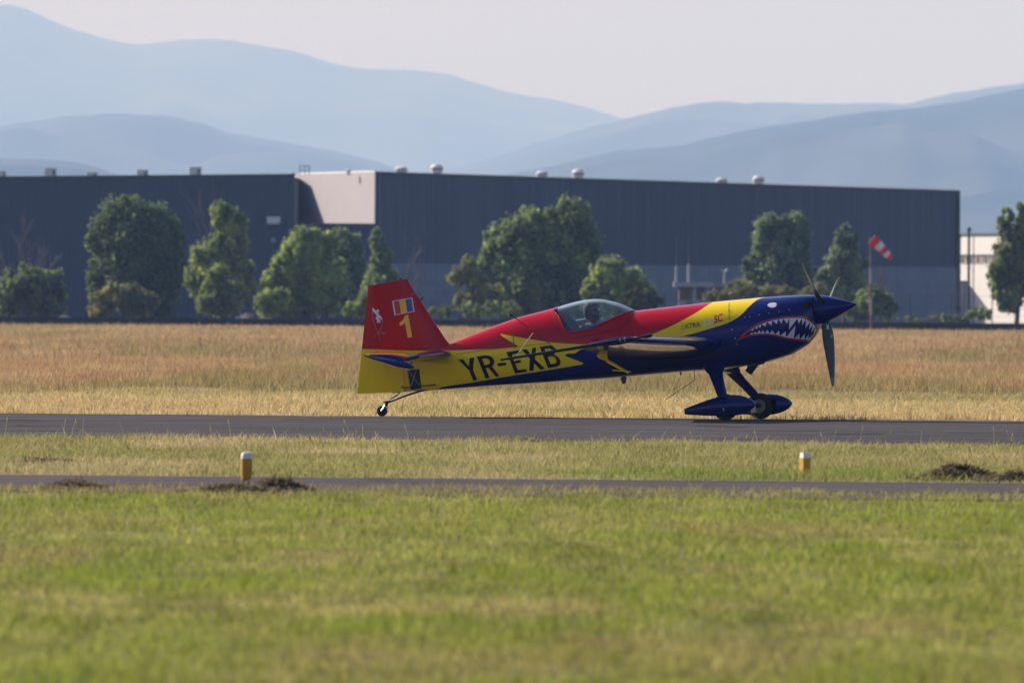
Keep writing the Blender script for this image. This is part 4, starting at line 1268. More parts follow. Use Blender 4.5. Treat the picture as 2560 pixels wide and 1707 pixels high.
ad_ = N.new('ShaderNodeMixShader'); L.new(tl_.outputs[0], ad_.inputs[1]); L.new(df_.outputs[0], ad_.inputs[2])
hz_ = N.new('ShaderNodeMapRange'); hz_.inputs['From Min'].default_value = .44; hz_.inputs['From Max'].default_value = .66; hz_.inputs['To Min'].default_value = .02; hz_.inputs['To Max'].default_value = .55  # pale milky mix towards grazing angles imitates the bright sky sheen
L.new(lw.outputs['Facing'], hz_.inputs['Value'])
m3 = N.new('ShaderNodeMixShader'); L.new(hz_.outputs[0], m3.inputs[0]); L.new(mx.outputs[0], m3.inputs[1]); L.new(ad_.outputs[0], m3.inputs[2])
L.new(m3.outputs[0], N['Material Output'].inputs['Surface'])
me, co = fv_mesh('canopy', FQ[isc], m)
can = bpy.data.objects.new('canopy', me); COL.objects.link(can); can.parent = plane; can.location = OFF
# canopy frame follows the window edge on both sides
for sgn in (-1, 1):
    path = []
    for (x, z) in can_xz[2:-1]:
        zt = float(sect(x)[0])
        z = min(z, zt - .004)
        path.append(Vector((x, sgn*float(half_w(x, z)), z)))
    MB().tube(path, .011, 8).build('canopy_frame', M_redp, can, True)
# interior: floor, bulkheads, sloping rear shelf, seat, panel
xr, xf = P(1404,800).x, P(1590,790).x
def cockpit_plate(name, x0, z0, x1, z1, yw, m=M_int, th=.02):
    d = Vector((x1-x0, 0, z1-z0)); n_ = Vector((-d.z, 0, d.x)).normalized()*th
    part(MB().prism([(x0,-yw,z0),(x1,-yw,z1),(x1,yw,z1),(x0,yw,z0)], n_), name, m, smooth=False)
a_ = P(1396, 771); b2 = P(1440, 829); c2 = P(1446, 846)
cockpit_plate('rear_shelf', a_.x, a_.z-.015, b2.x, b2.z, .22)
for sg in (-1, 1):
    lin = MB(); aa = []; bb_ = []
    for k_ in range(9):
        t = k_/8
        e = side(1393.5 + 26*t**1.15, 772 + 58*t); e2 = a_.lerp(b2, t) + Vector((0,0,-.01))
        z0 = min(e.z, float(sect(e.x)[0]) - .012)
        aa.append(Vector((e.x, sg*max(.004, .93*float(half_w(e.x, z0))), z0 - .006)))
        bb_.append(Vector((e2.x, sg*min(.22, .90*float(half_w(e2.x, min(e2.z, float(sect(e2.x)[0])-.02)))), e2.z)))
    lin.add(aa + bb_, [(k_, k_+1, 9+k_+1, 9+k_) for k_ in range(8)])
    part(lin, 'side_lining', M_int, smooth=False)
fl = P(1480, 880)
cockpit_plate('cockpit_floor', xr-.1, fl.z, xf, fl.z+.02, .30)
cockpit_plate('rear_bulkhead', P(1425,860).x, fl.z, P(1425,860).x-.01, P(1425,828).z, .32)
pf = P(1570, 785)
cockpit_plate('instrument_panel', pf.x, fl.z+.1, pf.x-.05, pf.z-.02, .25)
sb = P(1438, 822); sb2 = P(1462, 862)
cockpit_plate('seat_back', sb2.x, sb2.z, sb.x, sb.z, .17, M_blk, .035)
part(MB().tube([P(1440,802,-.12), P(1452,800,-.12), P(1464,797.5,-.1)], [.012,.014,.012], 8), 'pale_bar', M_wdec)  # short pale bar above the seat back

# ---- surfaces
def yt(c, t): return 5*t*(.2969*math.sqrt(max(c,0)) - .1260*c - .3516*c**2 + .2843*c**3 - .1036*c**4)
def ring(LE, TE, t, up, a=0.0, b=1.0, n=14):
    LE, TE, up = Vector(LE), Vector(TE), Vector(up); ch = (TE-LE).length
    cs = [a + (b-a)*(.5-.5*math.cos(math.pi*k/(n-1))) for k in range(n)]
    top = [LE.lerp(TE, c) + up*max(yt(c, t)*ch, .002) for c in cs]
    bot = [LE.lerp(TE, c) - up*max(yt(c, t)*ch, .002) for c in cs]
    return top[::-1] + bot
def foil(secs, a=0.0, b=1.0, n=14):
    mb = MB(); return mb.loft([ring(LE, TE, t, up, a, b, n) for (LE, TE, t, up) in secs])
def subsecs(s0, s1, k):
    return [(Vector(s0[0]).lerp(Vector(s1[0]), i/k), Vector(s0[1]).lerp(Vector(s1[1]), i/k), s0[2]+(s1[2]-s0[2])*i/k, s0[3]) for i in range(k+1)]

# fin and rudder
Y1 = Vector((0,1,0))
def grid_surface(name, left, right, tl, tr, rows, cols, m, blunt=True):
    """a flat symmetric surface between two edge curves (aft edge, front edge), with half-thicknesses tl (aft) and tr (front)"""
    mb = MB(); rings = []
    for i in range(rows+1):
        v = i/rows
        A_ = left(v); B_ = right(v)
        tb = [];  tp = []
        for k in range(cols+1):
            u = .5 - .5*math.cos(math.pi*k/cols)
            p = A_.lerp(B_, u)
            th = tl + (tr(v)-tl)*min(1, u/.55)
            if blunt: th *= math.sqrt(max(0, 1 - max(0, (u-.55)/.45)**2.2)) if u > .55 else 1
            th = max(th, .003)
            tp.append(p + Y1*th); tb.append(p - Y1*th)
        rings.append(tp + tb[::-1])
    return mb.loft(rings)
def pl(pts):
    ps = [P(*q) for q in pts]
    ls = [0]
    for i in range(1, len(ps)): ls.append(ls[-1] + (ps[i]-ps[i-1]).length)
    def f(v):
        d = v*ls[-1]
        for i in range(1, len(ps)):
            if d <= ls[i] or i == len(ps)-1:
                return ps[i-1].lerp(ps[i], min(1, (d-ls[i-1])/max(1e-6, ls[i]-ls[i-1])))
    return f
fin = grid_surface('fin', pl([(1007,900),(991,840),(977.5,741)]), pl([(1140,880),(1128,864),(1118,853),(1112,845),(1040,734.5)]), .046, lambda v: .058-.018*v, 36, 18, M_liv)
fin_o = part(fin, 'fin', M_liv); add_livery(fin_o.data, [v for v in fin.v])
rud = grid_surface('rudder', pl([(893.5,984.5),(904.7,873),(920.7,714.7)]), pl([(1016.5,979.3),(1007.5,921),(993.5,840),(979.3,739.5),(971,706.5)]), .004, lambda v: .043, 40, 14, M_liv, blunt=False)
rud_o = part(rud, 'rudder', M_liv); add_livery(rud_o.data, [v for v in rud.v])
horn = grid_surface('rudder_horn', pl([(976.8,742),(968.2,706.8)]), pl([(1038.5,734),(1018,698)]), .046, lambda v: .042, 8, 14, M_liv)
h_o = horn.build('balance_horn', M_liv, rud_o, True, 35); add_livery(h_o.data, [v for v in horn.v])
# recalc after build keeps vertex order, so the paint fields stay matched
part(MB().tube([P(999,699), P(1001,695.5), P(1004,698)], .012, 8), 'top_light', M_blk)
part(MB().tube([P(1051,750), P(1055,747.5), P(1057,741)], [.012,.012,.010], 8), 'pitot', M_blk)
bvh_t = BVHTree.FromPolygons(fin.v + rud.v + horn.v, fin.f + [tuple(i+len(fin.v) for i in f) for f in rud.f] + [tuple(i+len(fin.v)+len(rud.v) for i in f) for f in horn.f])

# wings
UPW = Vector((0,0,1))
for sg in (-1, 1):
    def W(px, py, y):
        q = P(px, py, -abs(y)); return Vector((q.x, sg*abs(y), q.z))
    rLE, rTE = W(1806, 857, .36), W(1508, 893, .36)
    tLE, tTE = W(1589, 846.5, 3.66), W(1447, 866.5, 3.66)
    s0 = (rLE, rTE, .155, UPW); s1 = (tLE, tTE, .125, UPW)
    def sec(f, grow=0): return (rLE.lerp(tLE, f), rTE.lerp(tTE, f), .155 - .03*f, UPW)
    tipc = []
    for e, kx in ((.012,.9),(.022,.72),(.028,.45)):
        le = tLE.lerp(tTE, (1-kx)*.25); te = tTE.lerp(tLE, (1-kx)*.1)
        tipc.append((le + Vector((0,sg*e,0)), te + Vector((0,sg*e,0)), .125*kx, UPW))
    w_ = part(foil([sec(f) for f in (0,.1,.19)], 0, 1).loft([ring(*sec(f), 0, .72) for f in (.19,.3,.45,.6,.75,.9,1)] ), 'wing', M_blue)
    tipm = foil(tipc, 0, 1); 
    tipm.loft([ring(*s1, 0, 1), ring(*tipc[0], 0, 1)])
    tipm.build('wing_tip', M_blue, w_, True, 35)
    ail = MB().loft([ring(*sec(f), .735, 1) for f in (.20,.35,.5,.65,.8,.985)])
    a_o = ail.build('aileron', M_blue, w_, True, 35)
    # root fairing: a soft swelling where wing meets fuselage
    fr_ = MB(); rg = []
    for k_, (yy, gr) in enumerate(((.33,1.22),(.40,1.10),(.47,1.02),(.52,1.0))):
        f = (yy-.36)/3.3
        LE_, TE_, t_, u_ = sec(f); mid_ = LE_.lerp(TE_, .45)
        rg.append([mid_ + (q-mid_)*Vector((1,1,1)).x*(1+(gr-1)*.25) + Vector((0,0,(q.z-mid_.z)*(gr-1))) for q in ring(LE_, TE_, t_, u_, 0, 1)])
    fr_.loft(rg); fr_.build('root_fairing', M_blue, w_, True, 35)
    # aileron spade
    ys = 2.35
    hp = W(1517, 868, ys)
    arm = MB().prism([W(1506,872,ys), W(1518,871,ys), W(1518.5,890,ys), W(1522,905,ys), W(1512,901,ys), W(1500,897,ys), W(1492,890,ys), W(1497,881,ys)], (0, sg*.012, 0))
    arm.build('spade_arm', M_yelp, a_o)
    sp = MB().tube([W(1518,902,ys), W(1545,917,ys), W(1571,932,ys)], [.022,.018,.015], 8)
    sp.build('spade_rod', M_yelp, a_o, True)
    c_ = W(1561, 932.5, ys)
    q_ = [c_ + Vector((.09, sg*.02, .0)), c_ + Vector((-.10, sg*.17, .045)), c_ + Vector((-.10, -sg*.13, .045))]
    MB().prism(q_, (0,0,.010)).build('spade_plate', M_yelp, a_o)
    MB().tube([W(1513,873,ys), W(1522,866,ys)], .018, 8).build('spade_hinge', M_blk, a_o, True)
    # sighting frame on the tip
    yr = 3.72
    sf = MB().tube([W(1251.5,899.5,yr), W(1345,884.5,yr), W(1440,869.5,yr), W(1525,855,yr), W(1585,846,yr)], [.014,.018,.021,.022,.022], 8)
    sfo = sf.build('sighting_rod', M_blk, w_, True)
    MB().tube([W(1585,846,yr), W(1612,841.5,yr)], .013, 8).build('rod_extension', M_blk, sfo, True)
    MB().tube([W(1611,841.5,yr), W(1630,837.5,yr)], .026, 10).build('rod_weight', M_blk, sfo, True)
    MB().tube([W(1576,847.5,yr), W(1583,846.5,yr)], .019, 8).build('rod_clamp', M_alu, sfo, True)
    MB().tube([W(1550,851.5,yr), W(1552,851,yr)], .027, 8).build('rod_clamp', M_alu, sfo, True)
    MB().tube([W(1561,849,yr), W(1564,848.5,yr)], .027, 8).build('rod_clamp', M_alu, sfo, True)
    MB().tube([W(1274.5,785.5,yr), W(1297,801,yr), W(1340,833,yr), W(1397,878,yr)], [.011,.005,.005,.005], 6).build('sighting_strut', M_blk, sfo, True)
    MB().tube([W(1333,832,yr), W(1291,890,yr)], .0065, 6).build('pale_strut', mat('pale_rod', (.42,.33,.27), .5, vary=.1), sfo, True)
    MB().tube([W(1282,838,yr), W(1287,873,yr)], .004, 5).build('thin_strut', M_seam, sfo, True)
    MB().tube([W(1289,890,yr), W(1292,893.5,yr)], .014, 6).build('rod_clamp', M_blk, sfo, True)
    MB().box(tuple(W(1515,866,3.70) - Vector((.03,.02,.05))), tuple(W(1515,866,3.70) + Vector((.03,.02,.03)))).build('rod_bracket', M_blk, sfo)

# tailplane
for sg in (-1, 1):
    def T(px, py, y):
        q = P(px, py, -abs(y)); return Vector((q.x, sg*abs(y), q.z))
    rLE, rH = T(1128, 883.5, .09), T(1032, 892, .09)
    tLE, tH = T(1050, 891, 1.24), T(1011, 899.5, 1.24)
    secs = []
    for f in (0,.25,.5,.75,1):
        LE_, H_ = rLE.lerp(tLE, f), rH.lerp(tH, f)
        secs.append((LE_, LE_ + (H_-LE_)/.52, .115, UPW))
    stab = MB().loft([ring(*s, 0, .51) for s in secs])
    so = part(stab, 'stabilizer', M_blue)
    # elevator: trailing edge raised, horn at the tip
    eR = (T(1033,892.5,.10), T(949,877.5,.10)); eM = (T(1011,901.5,1.24), T(911,886.5,1.24)); eT = (T(1003,908,1.47), T(905,888.5,1.47))
    def est(a, b, c, t):
        up = (b-a).cross(Vector((0,sg,0))).normalized()
        if up.z < 0: up = -up
        return ring(a, b, t, up, 0, 1, 14)
    el = MB()
    rings = []
    for f in (0,.25,.5,.75,1):
        a_, b_2 = eR[0].lerp(eM[0], f), eR[1].lerp(eM[1], f); rings.append(est(a_, b_2, 0, .15))
    el.loft(rings)
    hLE0, hLE1 = T(1037,919.5,1.26), T(1035,920,1.45)
    el.loft([est(hLE0, T(910.5,886.8,1.26), 0, .125), est(hLE0.lerp(hLE1,.5), T(908,887.5,1.36), 0, .125), est(hLE1, T(905.5,888.5,1.45), 0, .115), est(hLE1 + Vector((-.03,sg*.03,.0)), T(907,889,1.48), 0, .07)])
    me_o = part(el, 'elevator', None or M_liv)
    # stripes on the elevator: red inboard, then yellow, blue outboard
    co = np.array([tuple(v) for v in el.v]); yy = np.abs(co[:, 1])
    te = rTEx = eR[1].x + (eT[1].x - eR[1].x)*np.clip(yy/1.47, 0, 1)
    u = yy + 1.15*(co[:, 0]-te)
    me_ = me_o.data
    a = me_.attributes.new('red', 'FLOAT', 'POINT'); a.data.foreach_set('value', (.86-u).astype(np.float32))
    a = me_.attributes.new('blue', 'FLOAT', 'POINT'); a.data.foreach_set('value', (u-1.30).astype(np.float32))
    MB().tube([T(1026,906,1.0), T(1031,908.5,1.0)], .016, 8).build('hinge_bracket', M_alu, me_o, True)

# open bay with cross braces at the tail
def skin(px, py, off=.004):
    q = onto(px, py, bvh_f, off)
    return q if q is not None else P(px, py, -.05)
def decal(name, polys, m, bvh=bvh_f, off=.003, parent=None, seg=7.0):
    """a flat print laid on the skin: polygons (with holes) drawn in side view"""
    cu = bpy.data.curves.new('outline', 'CURVE'); cu.dimensions = '2D'; cu.fill_mode = 'BOTH'
    for pg in polys:
        sp = cu.splines.new('POLY'); sp.points.add(len(pg)-1); sp.use_cyclic_u = True
        for i, q in enumerate(pg): sp.points[i].co = (q[0], -q[1], 0, 1)
    return decal_from_curve(name, cu, m, bvh, off, parent, seg)
def decal_from_curve(name, cu, m, bvh=bvh_f, off=.003, parent=None, seg=7.0, fmap=None):
    ob = bpy.data.objects.new('outline', cu); COL.objects.link(ob)
    dg = bpy.context.evaluated_depsgraph_get()
    me0 = bpy.data.meshes.new_from_object(ob.evaluated_get(dg))
    bpy.data.objects.remove(ob); bpy.data.curves.remove(cu)
    bm = bmesh.new(); bm.from_mesh(me0); bpy.data.meshes.remove(me0)
    bmesh.ops.remove_doubles(bm, verts=bm.verts, dist=1e-5)
    if fmap:
        for v in bm.verts:
            x, y = fmap(v.co.x, v.co.y); v.co = (x, -y, 0)
    bmesh.ops.triangulate(bm, faces=bm.faces)
    for _ in range(4):
        es = [e for e in bm.edges if e.calc_length() > seg]
        if not es: break
        bmesh.ops.subdivide_edges(bm, edges=es, cuts=1)
        bmesh.ops.triangulate(bm, faces=[f for f in bm.faces if len(f.verts) > 3])
    bad = []
    for v in bm.verts:
        q = onto(v.co.x, -v.co.y, bvh, off)
        if q is None: bad.append(v)
        else: v.co = q
    if bad: bmesh.ops.delete(bm, geom=bad, context='VERTS')
    me_ = bpy.data.meshes.new(name); bm.to_mesh(me_); bm.free()
    me_.materials.append(m)
    o = bpy.data.objects.new(name, me_); COL.objects.link(o)
    o.parent = parent or plane
    if parent is None: o.location = OFF
    return o
def tp(pts, x0, y0, k): return [(x0+x*k, y0+y*k) for x, y in pts]

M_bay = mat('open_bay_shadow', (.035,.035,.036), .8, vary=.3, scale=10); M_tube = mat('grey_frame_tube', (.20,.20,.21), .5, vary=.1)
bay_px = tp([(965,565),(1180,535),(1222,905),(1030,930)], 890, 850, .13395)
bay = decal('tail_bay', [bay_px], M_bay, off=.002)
for a1, b1, r in (((975,560),(1195,850),.008),((1135,560),(1025,880),.008),((968,575),(1025,915),.007),((1020,880),(1215,850),.005)):
    p_, q_ = [skin(890+x*.13395, 850+y*.13395, .008) for x, y in (a1, b1)]
    MB().tube([p_, q_], r, 6).build('brace', M_tube, bay, True)
part(MB().tube([skin(1009,969,.03), skin(1030,967,.025), skin(1052,964.5,.02), skin(1090,961,.012)], [.006,.007,.007,.008], 6), 'rudder_cable', M_blk)
part(MB().tube([P(981.5,979.8,-.02), P(1001,979.6,-.02)], .012, 8), 'rudder_arm', M_blk)
part(MB().tube([P(1004,966,-.05), P(1012,971,-.05), P(1010,977,-.05)], [.014,.018,.012], 8), 'rudder_pivot', M_alu)

# tail wheel
ys = 0
spring = MB(); rg = []
for (px, py, w, t) in ((1090,970,.035,.012),(1064,974,.034,.013),(1040,981,.030,.012),(1015,989,.026,.011),(990,999,.023,.010),(968,1007.5,.020,.010)):
    p_ = P(px, py); rg.append([p_ + Vector((0,-w,-t)), p_ + Vector((0,w,-t)), p_ + Vector((0,w,t)), p_ + Vector((0,-w,t))])
tg = part(spring.loft(rg), 'tail_spring', M_blue)
for yy in (-.03, .03):
    MB().tube([P(1000,982,yy), P(988,991,yy), P(975,999,yy)], [.004,.011,.004], 6).build('steering_spring', M_blk, tg, True)
MB().tube([P(958,1004.5), P(978,1002)], .008, 6).build('steering_horn', M_blk, tg, True)
MB().tube([P(966,1003), P(966.5,1012), P(964,1016)], [.022,.02,.016], 10).build('swivel_head', M_blue, tg, True)
tw_c = P(955.2, 1031.5)
# put the wheel exactly on the asphalt
def grounded(pb, r):
    w = b2w(pb); w.z = ROAD_Z + r; return BRi @ (w - BO)
tw_c = grounded(tw_c, .069)
twh = part(MB().lathe(tw_c + Vector((0,-.024,0)), (0,1,0), [(0,.045),(.004,.062),(.014,.069),(.034,.069),(.044,.062),(.048,.045)], 28), 'tail_wheel', M_rub_t)
MB().lathe(tw_c + Vector((0,-.027,0)), (0,1,0), [(0,.012),(.002,.034),(.052,.034),(.054,.012)], 20).build('rim', M_blk, twh, True)
for yy in (-.036, .036):
    MB().tube([P(964,1013.5) + Vector((0,yy*.7,0)), P(960,1021) + Vector((0,yy,0)), tw_c + Vector((0,yy,0))], [.012,.012,.009], 8).build('fork', M_alu, twh, True)

# main gear
for sg in (-1, 1):
    def G(px, py, y):
        q = P(px, py, -abs(y)); return Vector((q.x, sg*abs(y), q.z))
    wc = grounded(G(1813.5, 1019, .82), .168); 
    def GE(px, py, y):
        e = G(px, py, y); return e
    leg = MB(); rg = []
    for (px, py, y, ch, t) in ((1783,912,.28,.215,.030),(1787.5,925,.36,.200,.026),(1793,948,.50,.165,.022),(1799,968,.63,.145,.020),(1806,990,.75,.130,.019),(1813,1012,.84,.12,.018)):
        c_ = GE(px, py, y)
        ax = Vector((1,0,0)); out = Vector((0, .75, .66*sg)).normalized()
        rg.append([c_ + ax*(math.cos(a)*ch/2) + out*(math.sin(a)*t) for a in [2*math.pi*k/20 for k in range(20)]])
    lg = part(leg.loft(rg), 'gear_leg', M_blue)
    fb = MB(); rg = []
    for (px, py, y, ch, t) in ((1783,905,.20,.34,.10),(1785,916,.29,.30,.085),(1787,924,.35,.255,.055),(1788.5,930,.40,.215,.032)):
        c_ = GE(px, py, y); rg.append([c_ + Vector((math.cos(a)*ch/2,0,0)) + Vector((0,.75,.66*sg)).normalized()*(math.sin(a)*t) for a in [2*math.pi*k/20 for k in range(20)]])
    fb.loft(rg).build('leg_fairing', M_blue, lg, True)
    # wheel pant: outer shell, open on the inner side around the wheel
    yc = .868
    st = [(1711,1021.8,1036,.022),(1722,1017,1037.3,.040),(1745,1008.5,1038.8,.065),(1770,999,1040,.085),(1795,991.5,1041,.097),(1815,987.8,1041,.102),(1833,986.4,1039.5,.100),(1850,987.8,1036,.092),(1864,991.5,1031,.078),(1876,997.2,1024,.056),(1884,1003,1016.5,.034),(1888.6,1009,1011,.010)]
    shell = MB(); rg = []
    for (px, t_, b_3, w) in st:
        a0_, a1_ = GE(px, t_, yc), GE(px, b_3, yc); zc_ = a0_.z*.45 + a1_.z*.55
        r_ = []
        for k in range(28):
            an = 2*math.pi*k/28; c, s = math.cos(an), math.sin(an)
            e = 2/2.3
            yv = math.copysign(abs(s)**e, s)*w
            zv = zc_ + (abs(c)**e)*((a0_.z-zc_) if c >= 0 else (a1_.z-zc_))
            # the inner side is cut away round the wheel
            if yv < .022 and c < .25 and abs(a0_.x - wc.x) < .165: yv = .022
            r_.append(Vector((a0_.x, sg*(yc + yv - (.0 if yv > 0 else 0)), zv)))
        rg.append(r_)
    po = part(shell.loft(rg), 'wheel_pant', M_blue, sharp=50)
    for dz in (.0, .022):
        q_ = GE(1809, 1025.5, yc + .1035) + Vector((0,0,dz)); MB().tube([q_ - Vector((0,sg*.012,0)), q_ + Vector((0,sg*.003,0))], .007, 8).build('fastener', M_alu, po, True)
    tyre = MB().lathe(wc + Vector((0,-.055,0)), (0,1,0), [(0,.095),(.007,.138),(.020,.160),(.042,.168),(.068,.168),(.090,.160),(.103,.138),(.11,.095)], 40)
    wo = part(tyre, 'main_wheel', M_rub_t)
    MB().lathe(wc + Vector((0,-.064,0)), (0,1,0), [(0,.03),(.006,.078),(.02,.092),(.108,.092),(.122,.078),(.128,.03)], 28).build('rim', M_alu, wo, True)
    inn = -sg
    MB().lathe(wc + Vector((0,inn*.078,0)), (0,inn,0), [(0,.090),(.010,.090),(.0102,.060),(.0001,.060)], 32).build('brake_disc', mat('dull_brake_steel', (.22,.21,.20), .45, metal=.8, vary=.2, scale=12), wo, True)
    MB().box(tuple(wc + Vector((-.105,min(inn*.066,inn*.115),-.075))), tuple(wc + Vector((-.035,max(inn*.066,inn*.115),.03)))).build('brake_caliper', M_alu, wo)
    MB().tube([wc + Vector((0,inn*.05,0)), wc + Vector((0,inn*.12,.01))], .03, 10).build('axle', M_blk, wo, True)

# ---- spinner and propeller
sp_o = part(MB().lathe((0.004,0,0), (1,0,0), [(0,.176),(.003,.187),(.04,.1855),(.085,.178),(.155,.157),(.235,.128),(.32,.095),(.40,.062),(.455,.038),(.495,.018),(.512,.006)], 48), 'spinner', M_blue)
part(MB().lathe((-.03,0,0), (1,0,0), [(0,.15),(.033,.15)], 24), 'propeller_hub', M_blk)
HX = .100
M_blade = mat('dark_blade_paint', (.008,.010,.011), .32, vary=.15, scale=8, coat=.2, spec=.35)
for psi in (184, 304, 64):
    an = math.radians(psi); dirv = Vector((0, math.sin(an), math.cos(an)))
    # clockwise seen from the cockpit: the blade's leading edge goes with v
    v = Vector((1,0,0)).cross(dirv)
    rg = []
    for (r, ch, be, t) in [(a1*1.0, a2*1.14, a3+3, a4*1.25) for a1, a2, a3, a4 in ((.10,.060,58,.030),(.17,.085,54,.024),(.24,.125,48,.018),(.34,.150,41,.014),(.48,.152,34,.011),(.64,.135,28,.009),(.78,.108,24,.007),(.88,.082,22,.006),(.96,.055,21,.005),(1.0,.022,20,.003))]:
        b_ = math.radians(be); cv = v*math.cos(b_) + Vector((1,0,0))*math.sin(b_); nv = dirv.cross(cv)
        sweep = -.045*max(0,(r-.55)/.45)**2
        c_ = Vector((HX,0,0)) + dirv*r*1.0 + v*sweep
        rg.append([c_ + cv*(math.cos(a)*ch/2) + nv*(math.sin(a)*t/2*(1.3 if math.cos(a) > 0 else .8)) for a in [2*math.pi*k/18 for k in range(18)]])
    bl = part(MB().loft(rg), 'propeller_blade', M_blade, sharp=60)
    q_ = Vector((HX,0,0)) + dirv*.15
    MB().lathe(q_ - dirv*.03, dirv, [(0,.05),(.045,.046),(.05,.03)], 20).build('blade_root', M_blk, bl, True)
    # tip band
    tb = []
    for ri in (-3,-2,-1):
        ctr = sum(rg[ri], Vector())/18; tb.append([ctr + (q-ctr)*1.03 for q in rg[ri]])
    MB().loft(tb).build('tip_band', mat('worn_tip_paint', (.13,.085,.10), .4, vary=.2), bl, True)
    if psi == 184:
        bb = BVHTree.FromPolygons([q for r_ in rg for q in r_], [(i*18+k, i*18+(k+1)%18, (i+1)*18+(k+1)%18, (i+1)*18+k) for i in range(len(rg)-1) for k in range(18)])
        decal('blade_sticker', [[(2066,810),(2071,809.5),(2073,822.5),(2066.5,823.5)]], mat('pale_sticker', (.55,.58,.62), .4, vary=.05), bb, .002, bl)
        decal('blade_triangle', [[(2079.5,834.5),(2085,843.5),(2074.5,844.5)]], mat('green_sticker', (.16,.42,.28), .4, vary=.05), bb, .002, bl)

# ---- exhaust, aerials and small fittings
part(MB().tube([P(1888,908,-.13), P(1880,918,-.13), P(1871,931,-.13)], [.05,.05,.05], 14), 'exhaust_pipe', M_blk)
part(MB().loft([[P(1868,919,y) for y in (-.2,.05)] + [P(1868,912,y) for y in (.05,-.2)], [P(1912,909,y) for y in (-.16,.05)] + [P(1912,902,y) for y in (.05,-.16)]]), 'exhaust_fairing', M_blue, smooth=False)
part(MB().prism([P(1549,940,-.012), P(1567,938,-.012), P(1563,959.5,-.012), P(1556,959.5,-.012)], (0,.024,0)), 'belly_aerial', mat('grey_aerial', (.12,.12,.13), .5, vary=.1), smooth=False)
part(MB().tube([P(1701.5,928), P(1702,937.5)], .012, 8), 'drain_pipe', M_blk)
part(MB().tube([P(1736,928), P(1737,950), P(1664,999)], .0045, 5), 'wire_aerial', M_blk)
part(MB().tube([skin(1488,938.0), skin(1488,938.6,.01)] if False else [skin(1484,850,-.005), skin(1489,848.5,.035)], [.02,.028], 10), 'filler_cap', M_redp)
part(MB().tube([skin(1495,849.5,-.01), skin(1499,848,.025)], [.016,.02], 8), 'vent_scoop', M_redp)

# ---- panel seams
def seam(px, w=.9, m=M_seam, off=.002):
    w = w*1.35; pts = bez(px, 4); up = [(x, y-w/2) for x, y in pts]; dn = [(x, y+w/2) for x, y in pts]
    if abs(px[0][0]-px[-1][0]) < abs(px[0][1]-px[-1][1]): up = [(x-w/2, y) for x, y in pts]; dn = [(x+w/2, y) for x, y in pts]
    decal('panel_seam', [up + dn[::-1]], m, off=off)
M_seamy = mat('yellow_panel_gap', (.12,.08,.01), .8, vary=.2); M_seamb = mat('blue_panel_gap', (.002,.004,.02), .8, vary=.2)
seam([(1380.5,777),(1386,800),(1397,826),(1408,842),(1418,845.5)], 1.3)
seam([(1418,845.5),(1440,845),(1480,837.5),(1530,826.5),(1557,818.5)], 1.2)
seam([(1560,817),(1574,800),(1584,786),(1592,778.5)], .9)
seam([(1140,885.5),(1220,874),(1300,866),(1378,857)], .8, M_seamy)
seam([(1279,808),(1283,840),(1287,868)], .8)
seam([(1823,757),(1822,780),(1825,803)], 1.0, M_seamy)
seam([(1845,797),(1880,790),(1930,783),(1990,773.5)], .8, M_seamb)
seam([(1860,800),(1920,789),(2020,774)], .5, M_seamb)
for px, py in ((1862,793),(1874,791),(1898,787),(1922,783),(1948,779),(1973,774.5),(1830,824),(1842,860),(1838,845),(1390,783.5),(1824,776)):
    q_ = skin(px, py, .0); MB_ = MB().lathe(q_, (q_ - skin(px, py, -.02)), [(0,.009),(.004,.008)], 8)
    part(MB_, 'fastener', M_alu)

# ---- registration letters: stroke shapes in a unit cell, sheared like the painted ones
def cell(poly, q):   # q: top-left, top-right, bottom-right, bottom-left
    out = []
    for u, v in poly:
        x = (q[0][0]*(1-u)+q[1][0]*u)*(1-v) + (q[3][0]*(1-u)+q[2][0]*u)*v
        y = (q[0][1]*(1-u)+q[1][1]*u)*(1-v) + (q[3][1]*(1-u)+q[2][1]*u)*v
        out.append((x, y))
    return out
def k4(pts): return tp(pts, 1120, 800, .16156)
def arc(cx_, cy_, rx_, ry_, a0_, a1_, n=9): return [(cx_+rx_*math.cos(math.radians(a0_+(a1_-a0_)*i/(n-1))), cy_+ry_*math.sin(math.radians(a0_+(a1_-a0_)*i/(n-1)))) for i in range(n)]
decal('letter', [k4([(163,613),(232,603),(322,715),(338,588),(405,578),(388,772),(455,925),(392,935),(328,778)])], M_bdec)
Rq = k4([(443,562),(690,528),(800,868),(585,902)])
def letterR():
    o = [(0,0)] + [(.52,0)] + arc(.52,.27,.46,.27,-90,35,8) + [(.72,.53),(1.0,1.0),(.74,1.0),(.46,.56),(.28,.56),(.28,1.0),(0,1.0)]
    h = [(.27,.14),(.50,.14)] + arc(.50,.28,.20,.135,-80,80,7) + [(.50,.42),(.27,.42)]
    return [cell(o, Rq), cell(h, Rq)]
decal('letter', letterR(), M_bdec)
decal('letter', [k4([(765,668),(893,655),(908,695),(778,716)])], M_bdec)
decal('letter', [k4([(905,494),(1103,465),(1120,510),(990,531),(1022,640),(1118,612),(1137,655),(1042,672),(1082,772),(1205,756),(1228,797),(1042,826)])], M_bdec)
decal('letter', [k4([(1142,458),(1215,448),(1290,540),(1305,430),(1365,422),(1346,605),(1505,752),(1428,765),(1334,665),(1328,780),(1260,790),(1266,592)])], M_bdec)
Bq = k4([(1418,412),(1640,380),(1772,706),(1548,742)])
